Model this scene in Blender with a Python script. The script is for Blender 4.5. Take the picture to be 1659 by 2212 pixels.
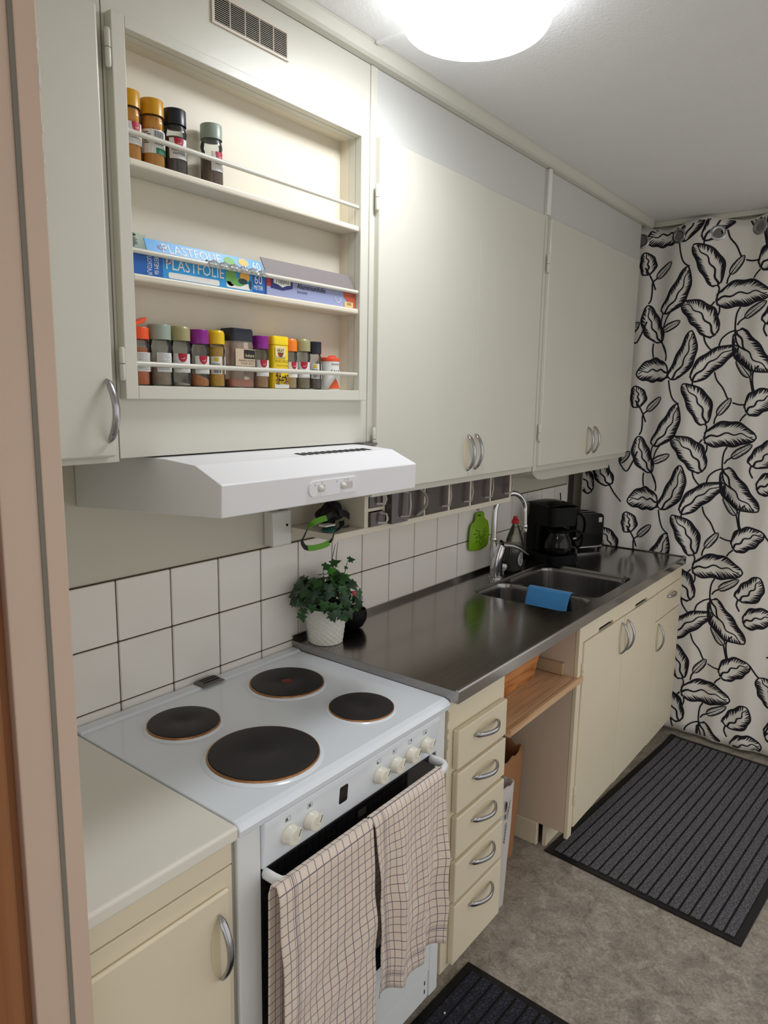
import bpy, bmesh, math, random
from mathutils import Vector, Matrix
from mathutils.geometry import tessellate_polygon
for o in list(bpy.data.objects):
    bpy.data.objects.remove(o)
scene = bpy.context.scene
COL = scene.collection
PI = math.pi
rnd = random.Random(7)

# ---------------------------------------------------------------- camera
cam_data = bpy.data.cameras.new('camera')
cam_data.sensor_fit = 'HORIZONTAL'
cam_data.sensor_width = 36.0
cam_data.lens = 1535.234 / 1659.0 * 36.0
cam_data.clip_start = 0.02
cam = bpy.data.objects.new('camera', cam_data)
COL.objects.link(cam)
R_ = Vector((0.61424824, -0.78894053, 0.0164907))
U_ = Vector((0.1186708, 0.11301371, 0.98648119))
F_ = Vector((0.78013867, 0.60398737, -0.16304268))
cm = Matrix.Identity(4)
for i in range(3):
    cm[i][0] = R_[i]; cm[i][1] = U_[i]; cm[i][2] = -F_[i]
cm[0][3], cm[1][3], cm[2][3] = -1.507495, -1.500300, 1.677044
cam.matrix_world = cm
scene.camera = cam

# ---------------------------------------------------------------- world and exposure
world = bpy.data.worlds.new('fill_light')
scene.world = world
world.use_nodes = True
# even fill light added for the unseen flat; walls behind and beside left out
world.node_tree.nodes['Background'].inputs[0].default_value = (1.0, 0.985, 0.965, 1)
world.node_tree.nodes['Background'].inputs[1].default_value = 0.82
vs = scene.view_settings
vs.view_transform = 'Standard'
vs.look = 'None'
vs.gamma = 1.0
vs.use_curve_mapping = False
vs.exposure = 0.24
LAMP_STRENGTH = 29.0
LAMP_RIM = 5.5
LAMP_COLOUR = (0.94, 0.97, 1.0)

# ---------------------------------------------------------------- materials
def lin(c):
    if max(c) > 1.0:
        c = [v / 255.0 for v in c]
    return tuple(v / 12.92 if v <= 0.04045 else ((v + 0.055) / 1.055) ** 2.4 for v in c[:3]) + (1.0,)

MATS = {}
def mat(name, rgb, rough=0.5, metal=0.0, var=0.0, vscale=6.0, bump=0.0, bscale=200.0, coat=0.0, spec=0.5,
        stretch=None, emit=0.0, trans=0.0, ior=1.45, rvar=0.0, sheen=0.0):
    if name in MATS:
        return MATS[name]
    m = bpy.data.materials.new(name)
    m.use_nodes = True
    nt = m.node_tree
    b = nt.nodes['Principled BSDF']
    col = lin(rgb)
    b.inputs['Base Color'].default_value = col
    b.inputs['Roughness'].default_value = rough
    b.inputs['Metallic'].default_value = metal
    b.inputs['Specular IOR Level'].default_value = spec
    b.inputs['Coat Weight'].default_value = coat
    b.inputs['IOR'].default_value = ior
    b.inputs['Transmission Weight'].default_value = trans
    b.inputs['Sheen Weight'].default_value = sheen
    if emit:
        b.inputs['Emission Color'].default_value = col
        b.inputs['Emission Strength'].default_value = emit
    tc = nt.nodes.new('ShaderNodeTexCoord')
    mp = nt.nodes.new('ShaderNodeMapping')
    nt.links.new(tc.outputs['Object'], mp.inputs[0])
    if stretch:
        mp.inputs['Scale'].default_value = stretch
    n = nt.nodes.new('ShaderNodeTexNoise')
    n.inputs['Scale'].default_value = vscale
    n.inputs['Detail'].default_value = 4.0
    nt.links.new(mp.outputs[0], n.inputs['Vector'])
    if var or rvar:
        mr = nt.nodes.new('ShaderNodeMapRange')
        nt.links.new(n.outputs[0], mr.inputs[0])
        if var:
            mr.inputs[3].default_value = 1 - var
            mr.inputs[4].default_value = 1 + var
            hs = nt.nodes.new('ShaderNodeHueSaturation')
            hs.inputs['Color'].default_value = col
            nt.links.new(mr.outputs[0], hs.inputs['Value'])
            nt.links.new(hs.outputs[0], b.inputs['Base Color'])
        if rvar:
            mr2 = nt.nodes.new('ShaderNodeMapRange')
            nt.links.new(n.outputs[0], mr2.inputs[0])
            mr2.inputs[3].default_value = max(0.02, rough - rvar)
            mr2.inputs[4].default_value = rough + rvar
            nt.links.new(mr2.outputs[0], b.inputs['Roughness'])
    if bump:
        n2 = nt.nodes.new('ShaderNodeTexNoise')
        n2.inputs['Scale'].default_value = bscale
        n2.inputs['Detail'].default_value = 3.0
        nt.links.new(mp.outputs[0], n2.inputs['Vector'])
        bp = nt.nodes.new('ShaderNodeBump')
        bp.inputs['Strength'].default_value = bump
        bp.inputs['Distance'].default_value = 0.002
        nt.links.new(n2.outputs[0], bp.inputs['Height'])
        nt.links.new(bp.outputs[0], b.inputs['Normal'])
    MATS[name] = m
    return m

def ramp_mat(name, stops, rough=0.5, scale=8.0, detail=6.0, stretch=(1, 1, 1), distort=0.0, bump=0.0, scale2=None, metal=0.0):
    m = mat(name, (128, 128, 128), rough, metal)
    nt = m.node_tree
    b = nt.nodes['Principled BSDF']
    tc = nt.nodes.new('ShaderNodeTexCoord')
    mp = nt.nodes.new('ShaderNodeMapping')
    mp.inputs['Scale'].default_value = stretch
    nt.links.new(tc.outputs['Object'], mp.inputs[0])
    n = nt.nodes.new('ShaderNodeTexNoise')
    n.inputs['Scale'].default_value = scale
    n.inputs['Detail'].default_value = detail
    n.inputs['Distortion'].default_value = distort
    nt.links.new(mp.outputs[0], n.inputs['Vector'])
    src = n.outputs[0]
    if scale2:
        n3 = nt.nodes.new('ShaderNodeTexNoise')
        n3.inputs['Scale'].default_value = scale2
        n3.inputs['Detail'].default_value = 3.0
        n3.inputs['Distortion'].default_value = 1.5
        nt.links.new(mp.outputs[0], n3.inputs['Vector'])
        mx = nt.nodes.new('ShaderNodeMath'); mx.operation = 'ADD'
        h1 = nt.nodes.new('ShaderNodeMath'); h1.operation = 'MULTIPLY'; h1.inputs[1].default_value = 0.5
        h2 = nt.nodes.new('ShaderNodeMath'); h2.operation = 'MULTIPLY'; h2.inputs[1].default_value = 0.5
        nt.links.new(n.outputs[0], h1.inputs[0]); nt.links.new(n3.outputs[0], h2.inputs[0])
        nt.links.new(h1.outputs[0], mx.inputs[0]); nt.links.new(h2.outputs[0], mx.inputs[1])
        src = mx.outputs[0]
    r = nt.nodes.new('ShaderNodeValToRGB')
    el = r.color_ramp.elements
    while len(el) < len(stops):
        el.new(0.5)
    for e, (pos, c) in zip(el, stops):
        e.position = pos; e.color = lin(c)
    nt.links.new(src, r.inputs[0])
    nt.links.new(r.outputs[0], b.inputs['Base Color'])
    if bump:
        bp = nt.nodes.new('ShaderNodeBump')
        bp.inputs['Strength'].default_value = bump
        bp.inputs['Distance'].default_value = 0.002
        nt.links.new(src, bp.inputs['Height'])
        nt.links.new(bp.outputs[0], b.inputs['Normal'])
    return m

def clear_mat(name, tint=(235, 240, 238), opacity=0.12, rough=0.05):
    """thin clear plastic or glass: mostly see-through with a fresnel gloss"""
    if name in MATS:
        return MATS[name]
    m = bpy.data.materials.new(name); m.use_nodes = True
    nt = m.node_tree
    for n in list(nt.nodes):
        nt.nodes.remove(n)
    out = nt.nodes.new('ShaderNodeOutputMaterial')
    tr = nt.nodes.new('ShaderNodeBsdfTransparent'); tr.inputs[0].default_value = lin(tint)
    df = nt.nodes.new('ShaderNodeBsdfDiffuse'); df.inputs[0].default_value = lin(tint)
    gl = nt.nodes.new('ShaderNodeBsdfGlossy'); gl.inputs['Roughness'].default_value = rough
    m1 = nt.nodes.new('ShaderNodeMixShader'); m1.inputs[0].default_value = opacity
    m2 = nt.nodes.new('ShaderNodeMixShader')
    fr = nt.nodes.new('ShaderNodeFresnel'); fr.inputs[0].default_value = 1.45
    nt.links.new(tr.outputs[0], m1.inputs[1]); nt.links.new(df.outputs[0], m1.inputs[2])
    nt.links.new(fr.outputs[0], m2.inputs[0])
    nt.links.new(m1.outputs[0], m2.inputs[1]); nt.links.new(gl.outputs[0], m2.inputs[2])
    nt.links.new(m2.outputs[0], out.inputs[0])
    MATS[name] = m
    return m

def brushed(name, rgb, rough, stretch, streak=0.12):
    m = mat(name, rgb, rough, 1.0, var=streak, vscale=1.0, stretch=stretch, rvar=0.07)
    return m

def emit_mat(name, rgb, strength):
    m = bpy.data.materials.new(name); m.use_nodes = True
    nt = m.node_tree
    for n in list(nt.nodes):
        nt.nodes.remove(n)
    out = nt.nodes.new('ShaderNodeOutputMaterial')
    e = nt.nodes.new('ShaderNodeEmission')
    e.inputs[0].default_value = tuple(rgb) + (1,)
    e.inputs[1].default_value = strength
    nt.links.new(e.outputs[0], out.inputs[0])
    MATS[name] = m
    return m

# ---------------------------------------------------------------- mesh builder
class MB:
    def __init__(self):
        self.v = []; self.f = []; self.uv = {}; self.mi = []; self.cur = 0
    def _add(self, vs_, fs):
        o = len(self.v)
        self.v += [tuple(p) for p in vs_]
        for f in fs:
            self.f.append([i + o for i in f]); self.mi.append(self.cur)
        return o
    def box(self, x0, x1, y0, y1, z0, z1):
        x0, x1 = min(x0, x1), max(x0, x1); y0, y1 = min(y0, y1), max(y0, y1); z0, z1 = min(z0, z1), max(z0, z1)
        self._add([(x0,y0,z0),(x1,y0,z0),(x1,y1,z0),(x0,y1,z0),(x0,y0,z1),(x1,y0,z1),(x1,y1,z1),(x0,y1,z1)],
                  [(0,3,2,1),(4,5,6,7),(0,1,5,4),(1,2,6,5),(2,3,7,6),(3,0,4,7)])
        return self
    def prism(self, poly, axis, a0, a1):
        """poly: 2D points; axis x -> (y,z), y -> (x,z), z -> (x,y)"""
        n = len(poly)
        def P(p, a):
            return {'x': (a, p[0], p[1]), 'y': (p[0], a, p[1]), 'z': (p[0], p[1], a)}[axis]
        o = len(self.v)
        self.v += [P(p, a0) for p in poly] + [P(p, a1) for p in poly]
        for i in range(n):
            j = (i + 1) % n
            self.f.append([o+i, o+j, o+n+j, o+n+i]); self.mi.append(self.cur)
        tris = tessellate_polygon([[Vector((p[0], p[1], 0)) for p in poly]])
        for t in tris:
            self.f.append([o + i for i in t]); self.mi.append(self.cur)
            self.f.append([o + n + i for i in reversed(t)]); self.mi.append(self.cur)
        return self
    def lathe(self, prof, c=(0, 0, 0), seg=24, sx=1.0, sy=1.0, a0=0.0, a1=2 * PI):
        full = abs(a1 - a0 - 2 * PI) < 1e-6
        cols = seg if full else seg + 1
        o = len(self.v)
        for (r, z) in prof:
            for k in range(cols):
                a = a0 + (a1 - a0) * k / seg
                self.v.append((c[0] + r * sx * math.cos(a), c[1] + r * sy * math.sin(a), c[2] + z))
        for i in range(len(prof) - 1):
            for k in range(seg):
                k2 = (k + 1) % cols
                q = [o+i*cols+k, o+i*cols+k2, o+(i+1)*cols+k2, o+(i+1)*cols+k]
                self.f.append(q); self.mi.append(self.cur)
        return self
    def tube(self, pts, r, seg=8, closed=False, caps=True, up=None):
        pts = [Vector(p) for p in pts]
        n = len(pts)
        o = len(self.v)
        prev = None
        for i, p in enumerate(pts):
            if closed:
                t = pts[(i + 1) % n] - pts[i - 1]
            else:
                t = pts[min(i + 1, n - 1)] - pts[max(i - 1, 0)]
            t.normalize()
            ref = Vector(up) if up else (prev if prev else (Vector((0, 0, 1)) if abs(t.z) < 0.9 else Vector((1, 0, 0))))
            s = ref - t * ref.dot(t)
            if s.length < 1e-6:
                s = Vector((1, 0, 0)) - t * t.x
            s.normalize()
            prev = s
            b = t.cross(s)
            rr = r[i] if isinstance(r, (list, tuple)) and not isinstance(r[0], str) and len(r) == n else r
            ra, rb = rr if isinstance(rr, tuple) else (rr, rr)
            for k in range(seg):
                a = 2 * PI * k / seg
                self.v.append(tuple(p + s * (ra * math.cos(a)) + b * (rb * math.sin(a))))
        m = n if closed else n - 1
        for i in range(m):
            i2 = (i + 1) % n
            for k in range(seg):
                k2 = (k + 1) % seg
                self.f.append([o+i*seg+k, o+i*seg+k2, o+i2*seg+k2, o+i2*seg+k]); self.mi.append(self.cur)
        if caps and not closed:
            self.f.append([o + k for k in reversed(range(seg))]); self.mi.append(self.cur)
            self.f.append([o + (n-1)*seg + k for k in range(seg)]); self.mi.append(self.cur)
        return self
    def grid(self, fn, nu, nv, uvfn=None):
        o = len(self.v)
        for j in range(nv + 1):
            for i in range(nu + 1):
                self.v.append(tuple(fn(i / nu, j / nv)))
                if uvfn:
                    self.uv[len(self.v) - 1] = uvfn(i / nu, j / nv)
        for j in range(nv):
            for i in range(nu):
                a = o + j * (nu + 1) + i
                self.f.append([a, a + 1, a + nu + 2, a + nu + 1]); self.mi.append(self.cur)
        return self
    def poly(self, pts):
        o = len(self.v)
        self.v += [tuple(p) for p in pts]
        self.f.append(list(range(o, o + len(pts)))); self.mi.append(self.cur)
        return self
    def map(self, fn):
        self.v = [tuple(fn(*p)) for p in self.v]
        return self
    def mesh(self, name, inv=None, smooth=None):
        me = bpy.data.meshes.new(name)
        vv = self.v if inv is None else [tuple(inv @ Vector(p)) for p in self.v]
        me.from_pydata(vv, [], self.f)
        if any(self.mi):
            me.polygons.foreach_set('material_index', self.mi)
        if self.uv:
            ul = me.uv_layers.new(name='UVMap')
            for l in me.loops:
                ul.data[l.index].uv = self.uv.get(l.vertex_index, (0, 0))
        bm = bmesh.new(); bm.from_mesh(me)
        bmesh.ops.recalc_face_normals(bm, faces=bm.faces)
        bm.to_mesh(me); bm.free()
        if smooth:
            me.shade_smooth()
            if smooth < 179:
                me.set_sharp_from_angle(angle=math.radians(smooth))
        me.update()
        return me

FRAME = {}
def frame_of(o):
    while o is not None and o not in FRAME:
        o = o.parent
    return FRAME.get(o, Matrix.Identity(4))

def obj(name, mb, m, parent=None, smooth=None, bevel=0.0, local=False, label=None, kind=None, seg=2, solid=0.0):
    """one mesh object; geometry is given in world space unless local=True"""
    inv = None
    if parent is not None and not local:
        inv = frame_of(parent).inverted()
    me = mb.mesh(name, inv, smooth)
    ms = m if isinstance(m, (list, tuple)) else [m]
    for k in ms:
        me.materials.append(k)
    o = bpy.data.objects.new(name, me)
    COL.objects.link(o)
    if parent is not None:
        o.parent = parent
    if bevel:
        bv = o.modifiers.new('bevel', 'BEVEL')
        bv.width = bevel; bv.segments = seg; bv.limit_method = 'ANGLE'; bv.angle_limit = math.radians(40)
    if solid:
        sm = o.modifiers.new('solid', 'SOLIDIFY'); sm.thickness = solid; sm.offset = 0
    if label:
        o['label'] = label
    if kind:
        o['kind'] = kind
    return o

def thing(name, label, cat, loc=(0, 0, 0), rotz=0.0, group=None):
    o = bpy.data.objects.new(name, None)
    COL.objects.link(o)
    o.empty_display_size = 0.05
    o.location = loc
    o.rotation_euler = (0, 0, rotz)
    FRAME[o] = Matrix.Translation(Vector(loc)) @ Matrix.Rotation(rotz, 4, 'Z')
    o['label'] = label; o['category'] = cat
    if group:
        o['group'] = group
    return o

def tag(o, label, cat, group=None):
    o['label'] = label; o['category'] = cat
    if group:
        o['group'] = group
    return o

def struct(name, mb, m, bevel=0.0, smooth=None, label=None):
    o = obj(name, mb, m, None, smooth, bevel)
    o['kind'] = 'structure'
    if label:
        o['label'] = label
    return o

def inst(name, me, parent, loc=(0, 0, 0), rot=(0, 0, 0), scale=(1, 1, 1)):
    """another object sharing mesh data; loc is in the parent's frame"""
    o = bpy.data.objects.new(name, me)
    COL.objects.link(o)
    o.parent = parent
    o.location = loc; o.rotation_euler = rot; o.scale = scale
    return o

def rrect(x0, x1, y0, y1, r, n=6):
    pts = []
    for cx, cy, a in ((x1 - r, y1 - r, 0), (x0 + r, y1 - r, PI / 2), (x0 + r, y0 + r, PI), (x1 - r, y0 + r, 1.5 * PI)):
        for k in range(n + 1):
            t = a + PI / 2 * k / n
            pts.append((cx + r * math.cos(t), cy + r * math.sin(t)))
    return pts

def text2d(s, size, width=None):
    """flat lettering as 2D vertices and faces, centred on the origin; width squeezes it to fit"""
    cu = bpy.data.curves.new('lettering', 'FONT')
    cu.body = s; cu.size = size; cu.align_x = 'CENTER'; cu.align_y = 'CENTER'
    cu.resolution_u = 2
    to = bpy.data.objects.new('lettering', cu)
    COL.objects.link(to)
    me = bpy.data.meshes.new_from_object(to)
    vv = [(v.co.x, v.co.y) for v in me.vertices]
    ff = [list(p.vertices) for p in me.polygons]
    bpy.data.objects.remove(to); bpy.data.curves.remove(cu); bpy.data.meshes.remove(me)
    if width and vv:
        w = max(p[0] for p in vv) - min(p[0] for p in vv)
        vv = [(p[0] * width / w, p[1]) for p in vv]
    return vv, ff

def add_text(mb, s, size, place, width=None):
    vv, ff = text2d(s, size, width)
    mb._add([place(a, b) for a, b in vv], ff)
    return mb

def wall_text(cx, y, cz, sx=1.0):
    return lambda a, b: (cx + a * sx, y, cz + b)
# ---------------------------------------------------------------- shared materials
M_UP = mat('cabinet_paint_upper', (210, 208, 196), 0.33, var=0.015, vscale=5, bump=0.06, bscale=260, coat=0.15)
M_BASE = mat('cabinet_paint_base', (234, 223, 197), 0.38, var=0.03, vscale=7, bump=0.06, bscale=260)
M_BASEIN = mat('cabinet_inside_paint', (220, 202, 184), 0.55, var=0.04, vscale=6)
M_NICHE = mat('niche_paint', (222, 214, 196), 0.45, var=0.02, vscale=6)
M_WALL = mat('wall_paint', (205, 201, 184), 0.5, var=0.03, vscale=5, bump=0.1, bscale=120)
M_TILE = mat('glazed_tile', (240, 235, 228), 0.14, var=0.03, vscale=3, bump=0.02, bscale=14)
M_GROUT = mat('dark_grout', (82, 68, 50), 0.9, var=0.25, vscale=40)
M_CEIL = mat('ceiling_paint', (243, 243, 244), 0.8, bump=0.7, bscale=150, var=0.02)
M_CHROME = mat('chrome', (205, 205, 208), 0.12, 1.0, var=0.03, vscale=30)
M_HANDLE = mat('worn_nickel', (178, 178, 182), 0.22, 1.0, var=0.12, vscale=60)
M_PLATE = mat('yellowed_backplate', (224, 211, 178), 0.4, var=0.05, vscale=60)
M_BLACK = mat('black_plastic', (8, 8, 10), 0.45, var=0.05, spec=0.18)
M_BLACKG = mat('black_gloss', (6, 6, 8), 0.16, var=0.05, spec=0.3)
M_DARK = mat('dark_void', (14, 13, 12), 0.9, var=0.1)
M_ENAMEL = mat('white_enamel', (238, 245, 253), 0.16, var=0.012, vscale=4, coat=0.4)
M_ENSIDE = mat('stove_grey_white', (238, 241, 243), 0.3, var=0.01)
M_HOOD = mat('hood_white', (236, 236, 240), 0.35, var=0.01, vscale=5)
M_WPLAST = mat('white_plastic', (232, 230, 224), 0.3, var=0.01)
M_CREAM = mat('cream_knob', (236, 233, 220), 0.3, var=0.01)
M_INK = mat('black_ink', (22, 21, 24), 0.6, var=0.1, vscale=30)
M_PAPER = mat('label_paper', (228, 228, 226), 0.5, var=0.02)
M_GLASS = clear_mat('clear_glass', (246, 248, 246), 0.035)
M_PINE = ramp_mat('pine_board', [(0.3, (192, 148, 108)), (0.5, (214, 174, 134)), (0.7, (224, 188, 150))], 0.45, 3.0, 5.0, (1.2, 14, 10), 0.6)
M_PINEO = ramp_mat('orange_pine', [(0.3, (156, 92, 46)), (0.5, (198, 128, 70)), (0.7, (214, 150, 90))], 0.45, 3.0, 5.0, (2, 12, 12), 1.0)
M_STEEL = brushed('worktop_steel', (156, 151, 147), 0.17, (3.0, 160.0, 40.0), 0.10)
M_SINK = brushed('sink_steel', (150, 148, 146), 0.24, (60, 60, 2.0), 0.06)
M_JAMB = mat('jamb_paint', (210, 186, 168), 0.5, var=0.03, vscale=8, bump=0.08, bscale=150)
M_CASE = mat('casing_brown', (150, 100, 62), 0.45, var=0.08, vscale=8)
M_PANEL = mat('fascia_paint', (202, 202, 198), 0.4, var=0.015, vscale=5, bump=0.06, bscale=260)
M_SEAL = mat('grey_seal', (128, 124, 114), 0.7, var=0.06)
M_LINO = ramp_mat('marbled_lino', [(0.30, (112, 106, 97)), (0.45, (146, 139, 129)), (0.55, (166, 158, 147)), (0.68, (192, 184, 172))],
                  0.42, 15.0, 8.0, (1, 1, 1), 0.7, 0.05, 70.0)

# ---------------------------------------------------------------- room shell
XL, XR, YB, YF, ZC = -1.06, 2.14, 0.0, -1.55, 2.51
YH = -2.6
struct('floor', MB().box(-7.0, XR + 0.1, -7.0, 0.2, -0.1, 0.0), M_LINO, label='grey-brown marbled linoleum floor')
struct('ceiling', MB().box(-2.85, XR + 0.1, YH - 0.1, 0.2, ZC, ZC + 0.1), M_CEIL, label='white textured ceiling')
wall_back = struct('wall_back', MB().box(XL - 0.14, 1.985, YB, YB + 0.12, 0, ZC).box(1.985, XR, YB + 0.09, YB + 0.12, 0, ZC), M_WALL,
                   label='cream painted wall with two rows of white tiles')
struct('wall_right', MB().box(XR, XR + 0.1, YF, 0.12, 0, ZC), M_WALL, label='end wall behind the leaf curtain')
struct('wall_left', MB().box(XL - 0.13, XL, -0.63, 0.0, 0, ZC).box(XL - 0.13, XL, YH, -1.53, 0, ZC).box(XL - 0.13, XL, -1.53, -0.63, 2.3, ZC),
       M_WALL, label='wall with the doorway to the hall')

# tiles: two rows over the worktop and a cut row behind the stove
grout = MB()
grout.box(XL + 0.001, 1.978, -0.0035, 0.0, 0.80, 1.236)
obj('grout', grout, M_GROUT, wall_back)
PT = 0.152
def tile_mesh(w, h):
    mb = MB().box(0.0018, w - 0.0018, -0.0075, -0.0005, 0.0018, h - 0.0018)
    me = mb.mesh('tile')
    bm = bmesh.new(); bm.from_mesh(me)
    bmesh.ops.bevel(bm, geom=list(bm.edges), offset=0.0016, segments=2, affect='EDGES')
    bm.to_mesh(me); bm.free()
    me.materials.append(M_TILE)
    return me
T_FULL = tile_mesh(PT, PT)
T_CUT = tile_mesh(PT, 0.128)
T_END = tile_mesh(1.978 - 12 * PT - 0.001, PT)
for row in range(2):
    for i in range(-6, 13):
        me = T_FULL if i < 12 else T_END
        inst('tile', me, wall_back, (i * PT, 0, 0.93 + row * 0.1525), (0, 0, rnd.uniform(-0.002, 0.002)))
for i in range(-6, 0):
    inst('tile', T_CUT, wall_back, (i * PT, 0, 0.93 - 0.128))
inst('tile', tile_mesh(0.146, PT), wall_back, (-7 * PT + 0.006, 0, 0.93))
inst('tile', tile_mesh(0.146, PT), wall_back, (-7 * PT + 0.006, 0, 1.0825))

# cornice, ceiling batten, doorway lining
cor = MB().prism([(-0.306, 2.47), (-0.324, 2.472), (-0.330, 2.478), (-0.330, 2.505), (-0.334, 2.5095), (-0.306, 2.5095)], 'x', XL, 2.045)
struct('trim_1', cor, M_UP, label='white cornice strip between cabinets and ceiling')
struct('trim_2', MB().box(-0.064, -0.050, YF, -0.335, 2.503, 2.5099), M_CEIL, label='ceiling joint batten')
jamb = MB().box(-1.136, -1.0605, -0.648, -0.631, 0, 2.29)
jamb.box(-1.0868, -1.0605, -0.652, -0.648, 0, 2.29)
jo = struct('trim_3', jamb, M_JAMB, 0.002, label='taupe door jamb at the kitchen doorway')
obj('seal_strip', MB().box(-1.0925, -1.0868, -0.6505, -0.6478, 0, 2.29), M_SEAL, jo)
chips = MB()
for z, w, h in ((2.05, 0.003, 0.018), (2.01, 0.0025, 0.03), (1.965, 0.002, 0.012), (1.93, 0.002, 0.016), (1.89, 0.0018, 0.01)):
    chips.prism([(-1.0602, z), (-1.0602 - w, z + h * 0.3), (-1.0602 - w * 0.6, z + h * 0.8), (-1.0602, z + h)], 'y', -0.6523, -0.6518)
obj('paint_chips', chips, M_PAPER, jo)
case = MB().prism([(-1.1365, -0.634), (-1.150, -0.634), (-1.152, -0.650), (-1.158, -0.657), (-1.168, -0.657), (-1.174, -0.648),
                   (-1.182, -0.646), (-1.205, -0.652), (-1.205, -0.56), (-1.191, -0.56), (-1.191, -0.629), (-1.136, -0.629)], 'z', 0, 2.34)
struct('trim_4', case, M_CASE, 0.0, 30, label='brown moulded door casing on the hall side')
struct('trim_5', MB().box(-1.205, -1.052, -1.53, -1.51, 0, 2.3).box(-1.205, -1.052, -1.51, -0.655, 2.27, 2.3), M_JAMB, label='door lining on the far side of the doorway')
struct('trim_8', MB().box(1.9855, 2.075, 0.002, 0.0895, 0.0, ZC - 0.03), mat('recess_dark', (58, 52, 50), 0.6, var=0.1), label='dark box added in the corner recess')  # dark box added because the open recess caught light
struct('trim_6', MB().box(1.972, 1.985, -0.006, 0.0, 0.95, 1.40), M_UP, label='white corner strip at the end of the tiles')

# ---------------------------------------------------------------- lamps
LR = 0.157
lamp = thing('ceiling_lamp', 'round white glowing dome lamp on the ceiling', 'ceiling lamp', (-0.118, -0.645, ZC))
prof = [(0.0, -0.094)] + [(LR * 0.86 * k / 8, -0.094 + 0.010 * (k / 8) ** 2.5) for k in range(1, 9)]
obj('diffuser', MB().lathe(prof, (0, 0, 0), 48), emit_mat('lamp_glow', LAMP_COLOUR, LAMP_STRENGTH), lamp, 60, local=True)
e0 = prof[-1]
rim = [e0] + [(e0[0] + (LR - e0[0]) * math.sin(k / 6 * PI / 2), -0.055 - (0.055 + e0[1]) * -1 * math.cos(k / 6 * PI / 2)) for k in range(1, 7)] + [(LR, -0.040), (LR * 0.985, -0.010)]
obj('diffuser_rim', MB().lathe(rim, (0, 0, 0), 48), emit_mat('lamp_rim_glow', LAMP_COLOUR, LAMP_RIM), lamp, 60, local=True)
obj('base_plate', MB().lathe([(0.0, -0.012), (0.150, -0.012), (0.150, -0.001), (0, -0.001)], (0, 0, 0), 40), M_WPLAST, lamp, 40, local=True)
# ---------------------------------------------------------------- handles and hinges
def bow(mb, c, L, D, axis, out=(0, -1, 0), w=0.0075, t=0.0042):
    """arched pull handle; c is the middle of its footprint on the door face"""
    c = Vector(c); out = Vector(out)
    ax = Vector((0, 0, 1)) if axis == 'z' else Vector((1, 0, 0))
    pts, rad = [], []
    n = 18
    for i in range(n + 1):
        u = i / n
        e = 0.0015 + D * math.sin(PI * u) ** 0.75
        pts.append(c + ax * (L * (u - 0.5)) + out * e)
        k = min(u, 1 - u) * 2
        if k < 0.12:
            s = (0.25 + 5.5 * k)
            rad.append((t * 0.6 + t * k * 3, w * s))
        elif k < 0.3:
            rad.append((t, w * (0.91 + (0.3 - k) * 0.8)))
        else:
            rad.append((t * (1 + 0.2 * k), w * 0.95))
    mb.tube(pts, rad, 10, up=tuple(out))
    return mb

def handle(parent, c, L=0.112, D=0.026, axis='z', plate=True, side=1):
    h = obj('handle', bow(MB(), c, L, D, axis), M_HANDLE, parent, 50, label='worn nickel bow handle')
    if plate:
        n = 10
        pl = []
        for i in range(n + 1):
            a = PI * i / n
            pl.append((-L / 2 * 0.97 * math.cos(a), side * 0.020 * math.sin(a) - side * 0.0015))
        if axis == 'z':
            poly = [(c[0] + q, c[2] + p) for p, q in pl]
        else:
            poly = [(c[0] + p, c[2] + q) for p, q in pl]
        obj('backplate', MB().prism(poly, 'y', c[1] - 0.0008, c[1] + 0.0002), M_PLATE, h)
    return h

def hinge(parent, x, y, z, L=0.056, m=None):
    mb = MB()
    r = 0.0052
    for (a, b) in ((z - L / 2, z - 0.0006), (z + 0.0006, z + L / 2)):
        e = 0.004
        lo = a + (e if a < z - L / 4 else 0); hi = b - (e if b > z + L / 4 else 0)
        mb.lathe([(0, a), (r * 0.7, a + 0.0005), (r, lo + 0.0005), (r, hi), (r * 0.7, b), (0, b)], (x, y, 0), 10)
    return obj('hinge', mb, m or M_UP, parent, 50)
# ---------------------------------------------------------------- upper cabinets
YD, YB1 = -0.325, -0.305          # door face, carcass face
# narrow cabinet beside the doorway
c = thing('wall_cabinet', 'narrow cream wall cabinet beside the door jamb, single door', 'cabinet', (-0.93, -0.15, 1.545))
obj('body', MB().box(XL + 0.001, -0.768, YB1, -0.001, 1.545, 2.4695), M_UP, c, bevel=0.0015)
d = obj('door', MB().box(-1.052, -0.786, YD, YB1 - 0.0005, 1.557, 2.306), M_UP, c, bevel=0.004)
handle(d, (-0.800, YD, 1.640), 0.112, 0.027, 'z', False)

# spice cabinet over the hood
c = thing('spice_cabinet', 'cream spice rack cabinet with open shelves above the cooker hood', 'cabinet', (-0.41, -0.15, 1.55))
X0, X1, Z0, Z1 = -0.766, -0.047, 1.552, 2.4695
ox0, ox1, oz0, oz1 = -0.735, -0.101, 1.686, 2.288
YN = -0.256
body = MB()
body.box(X0, ox0, YB1, YB1 + 0.02, Z0, Z1).box(ox1, X1, YB1, YB1 + 0.02, Z0, Z1)
body.box(ox0, ox1, YB1, YB1 + 0.02, Z0, oz0).box(ox0, ox1, YB1, YB1 + 0.02, oz1, Z1)
body.box(X0, X1, YN + 0.014, -0.001, Z0, Z1)
obj('body', body, M_UP, c)
fr = MB()
fx0, fx1, fz0, fz1 = -0.761, -0.071, 1.661, 2.307
for a, b, e, f in ((fx0, ox0, fz0, fz1), (ox1, fx1, fz0, fz1), (ox0, ox1, fz0, oz0), (ox0, ox1, oz1, fz1)):
    fr.box(a, b, YD, YB1 - 0.0005, e, f)
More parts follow.
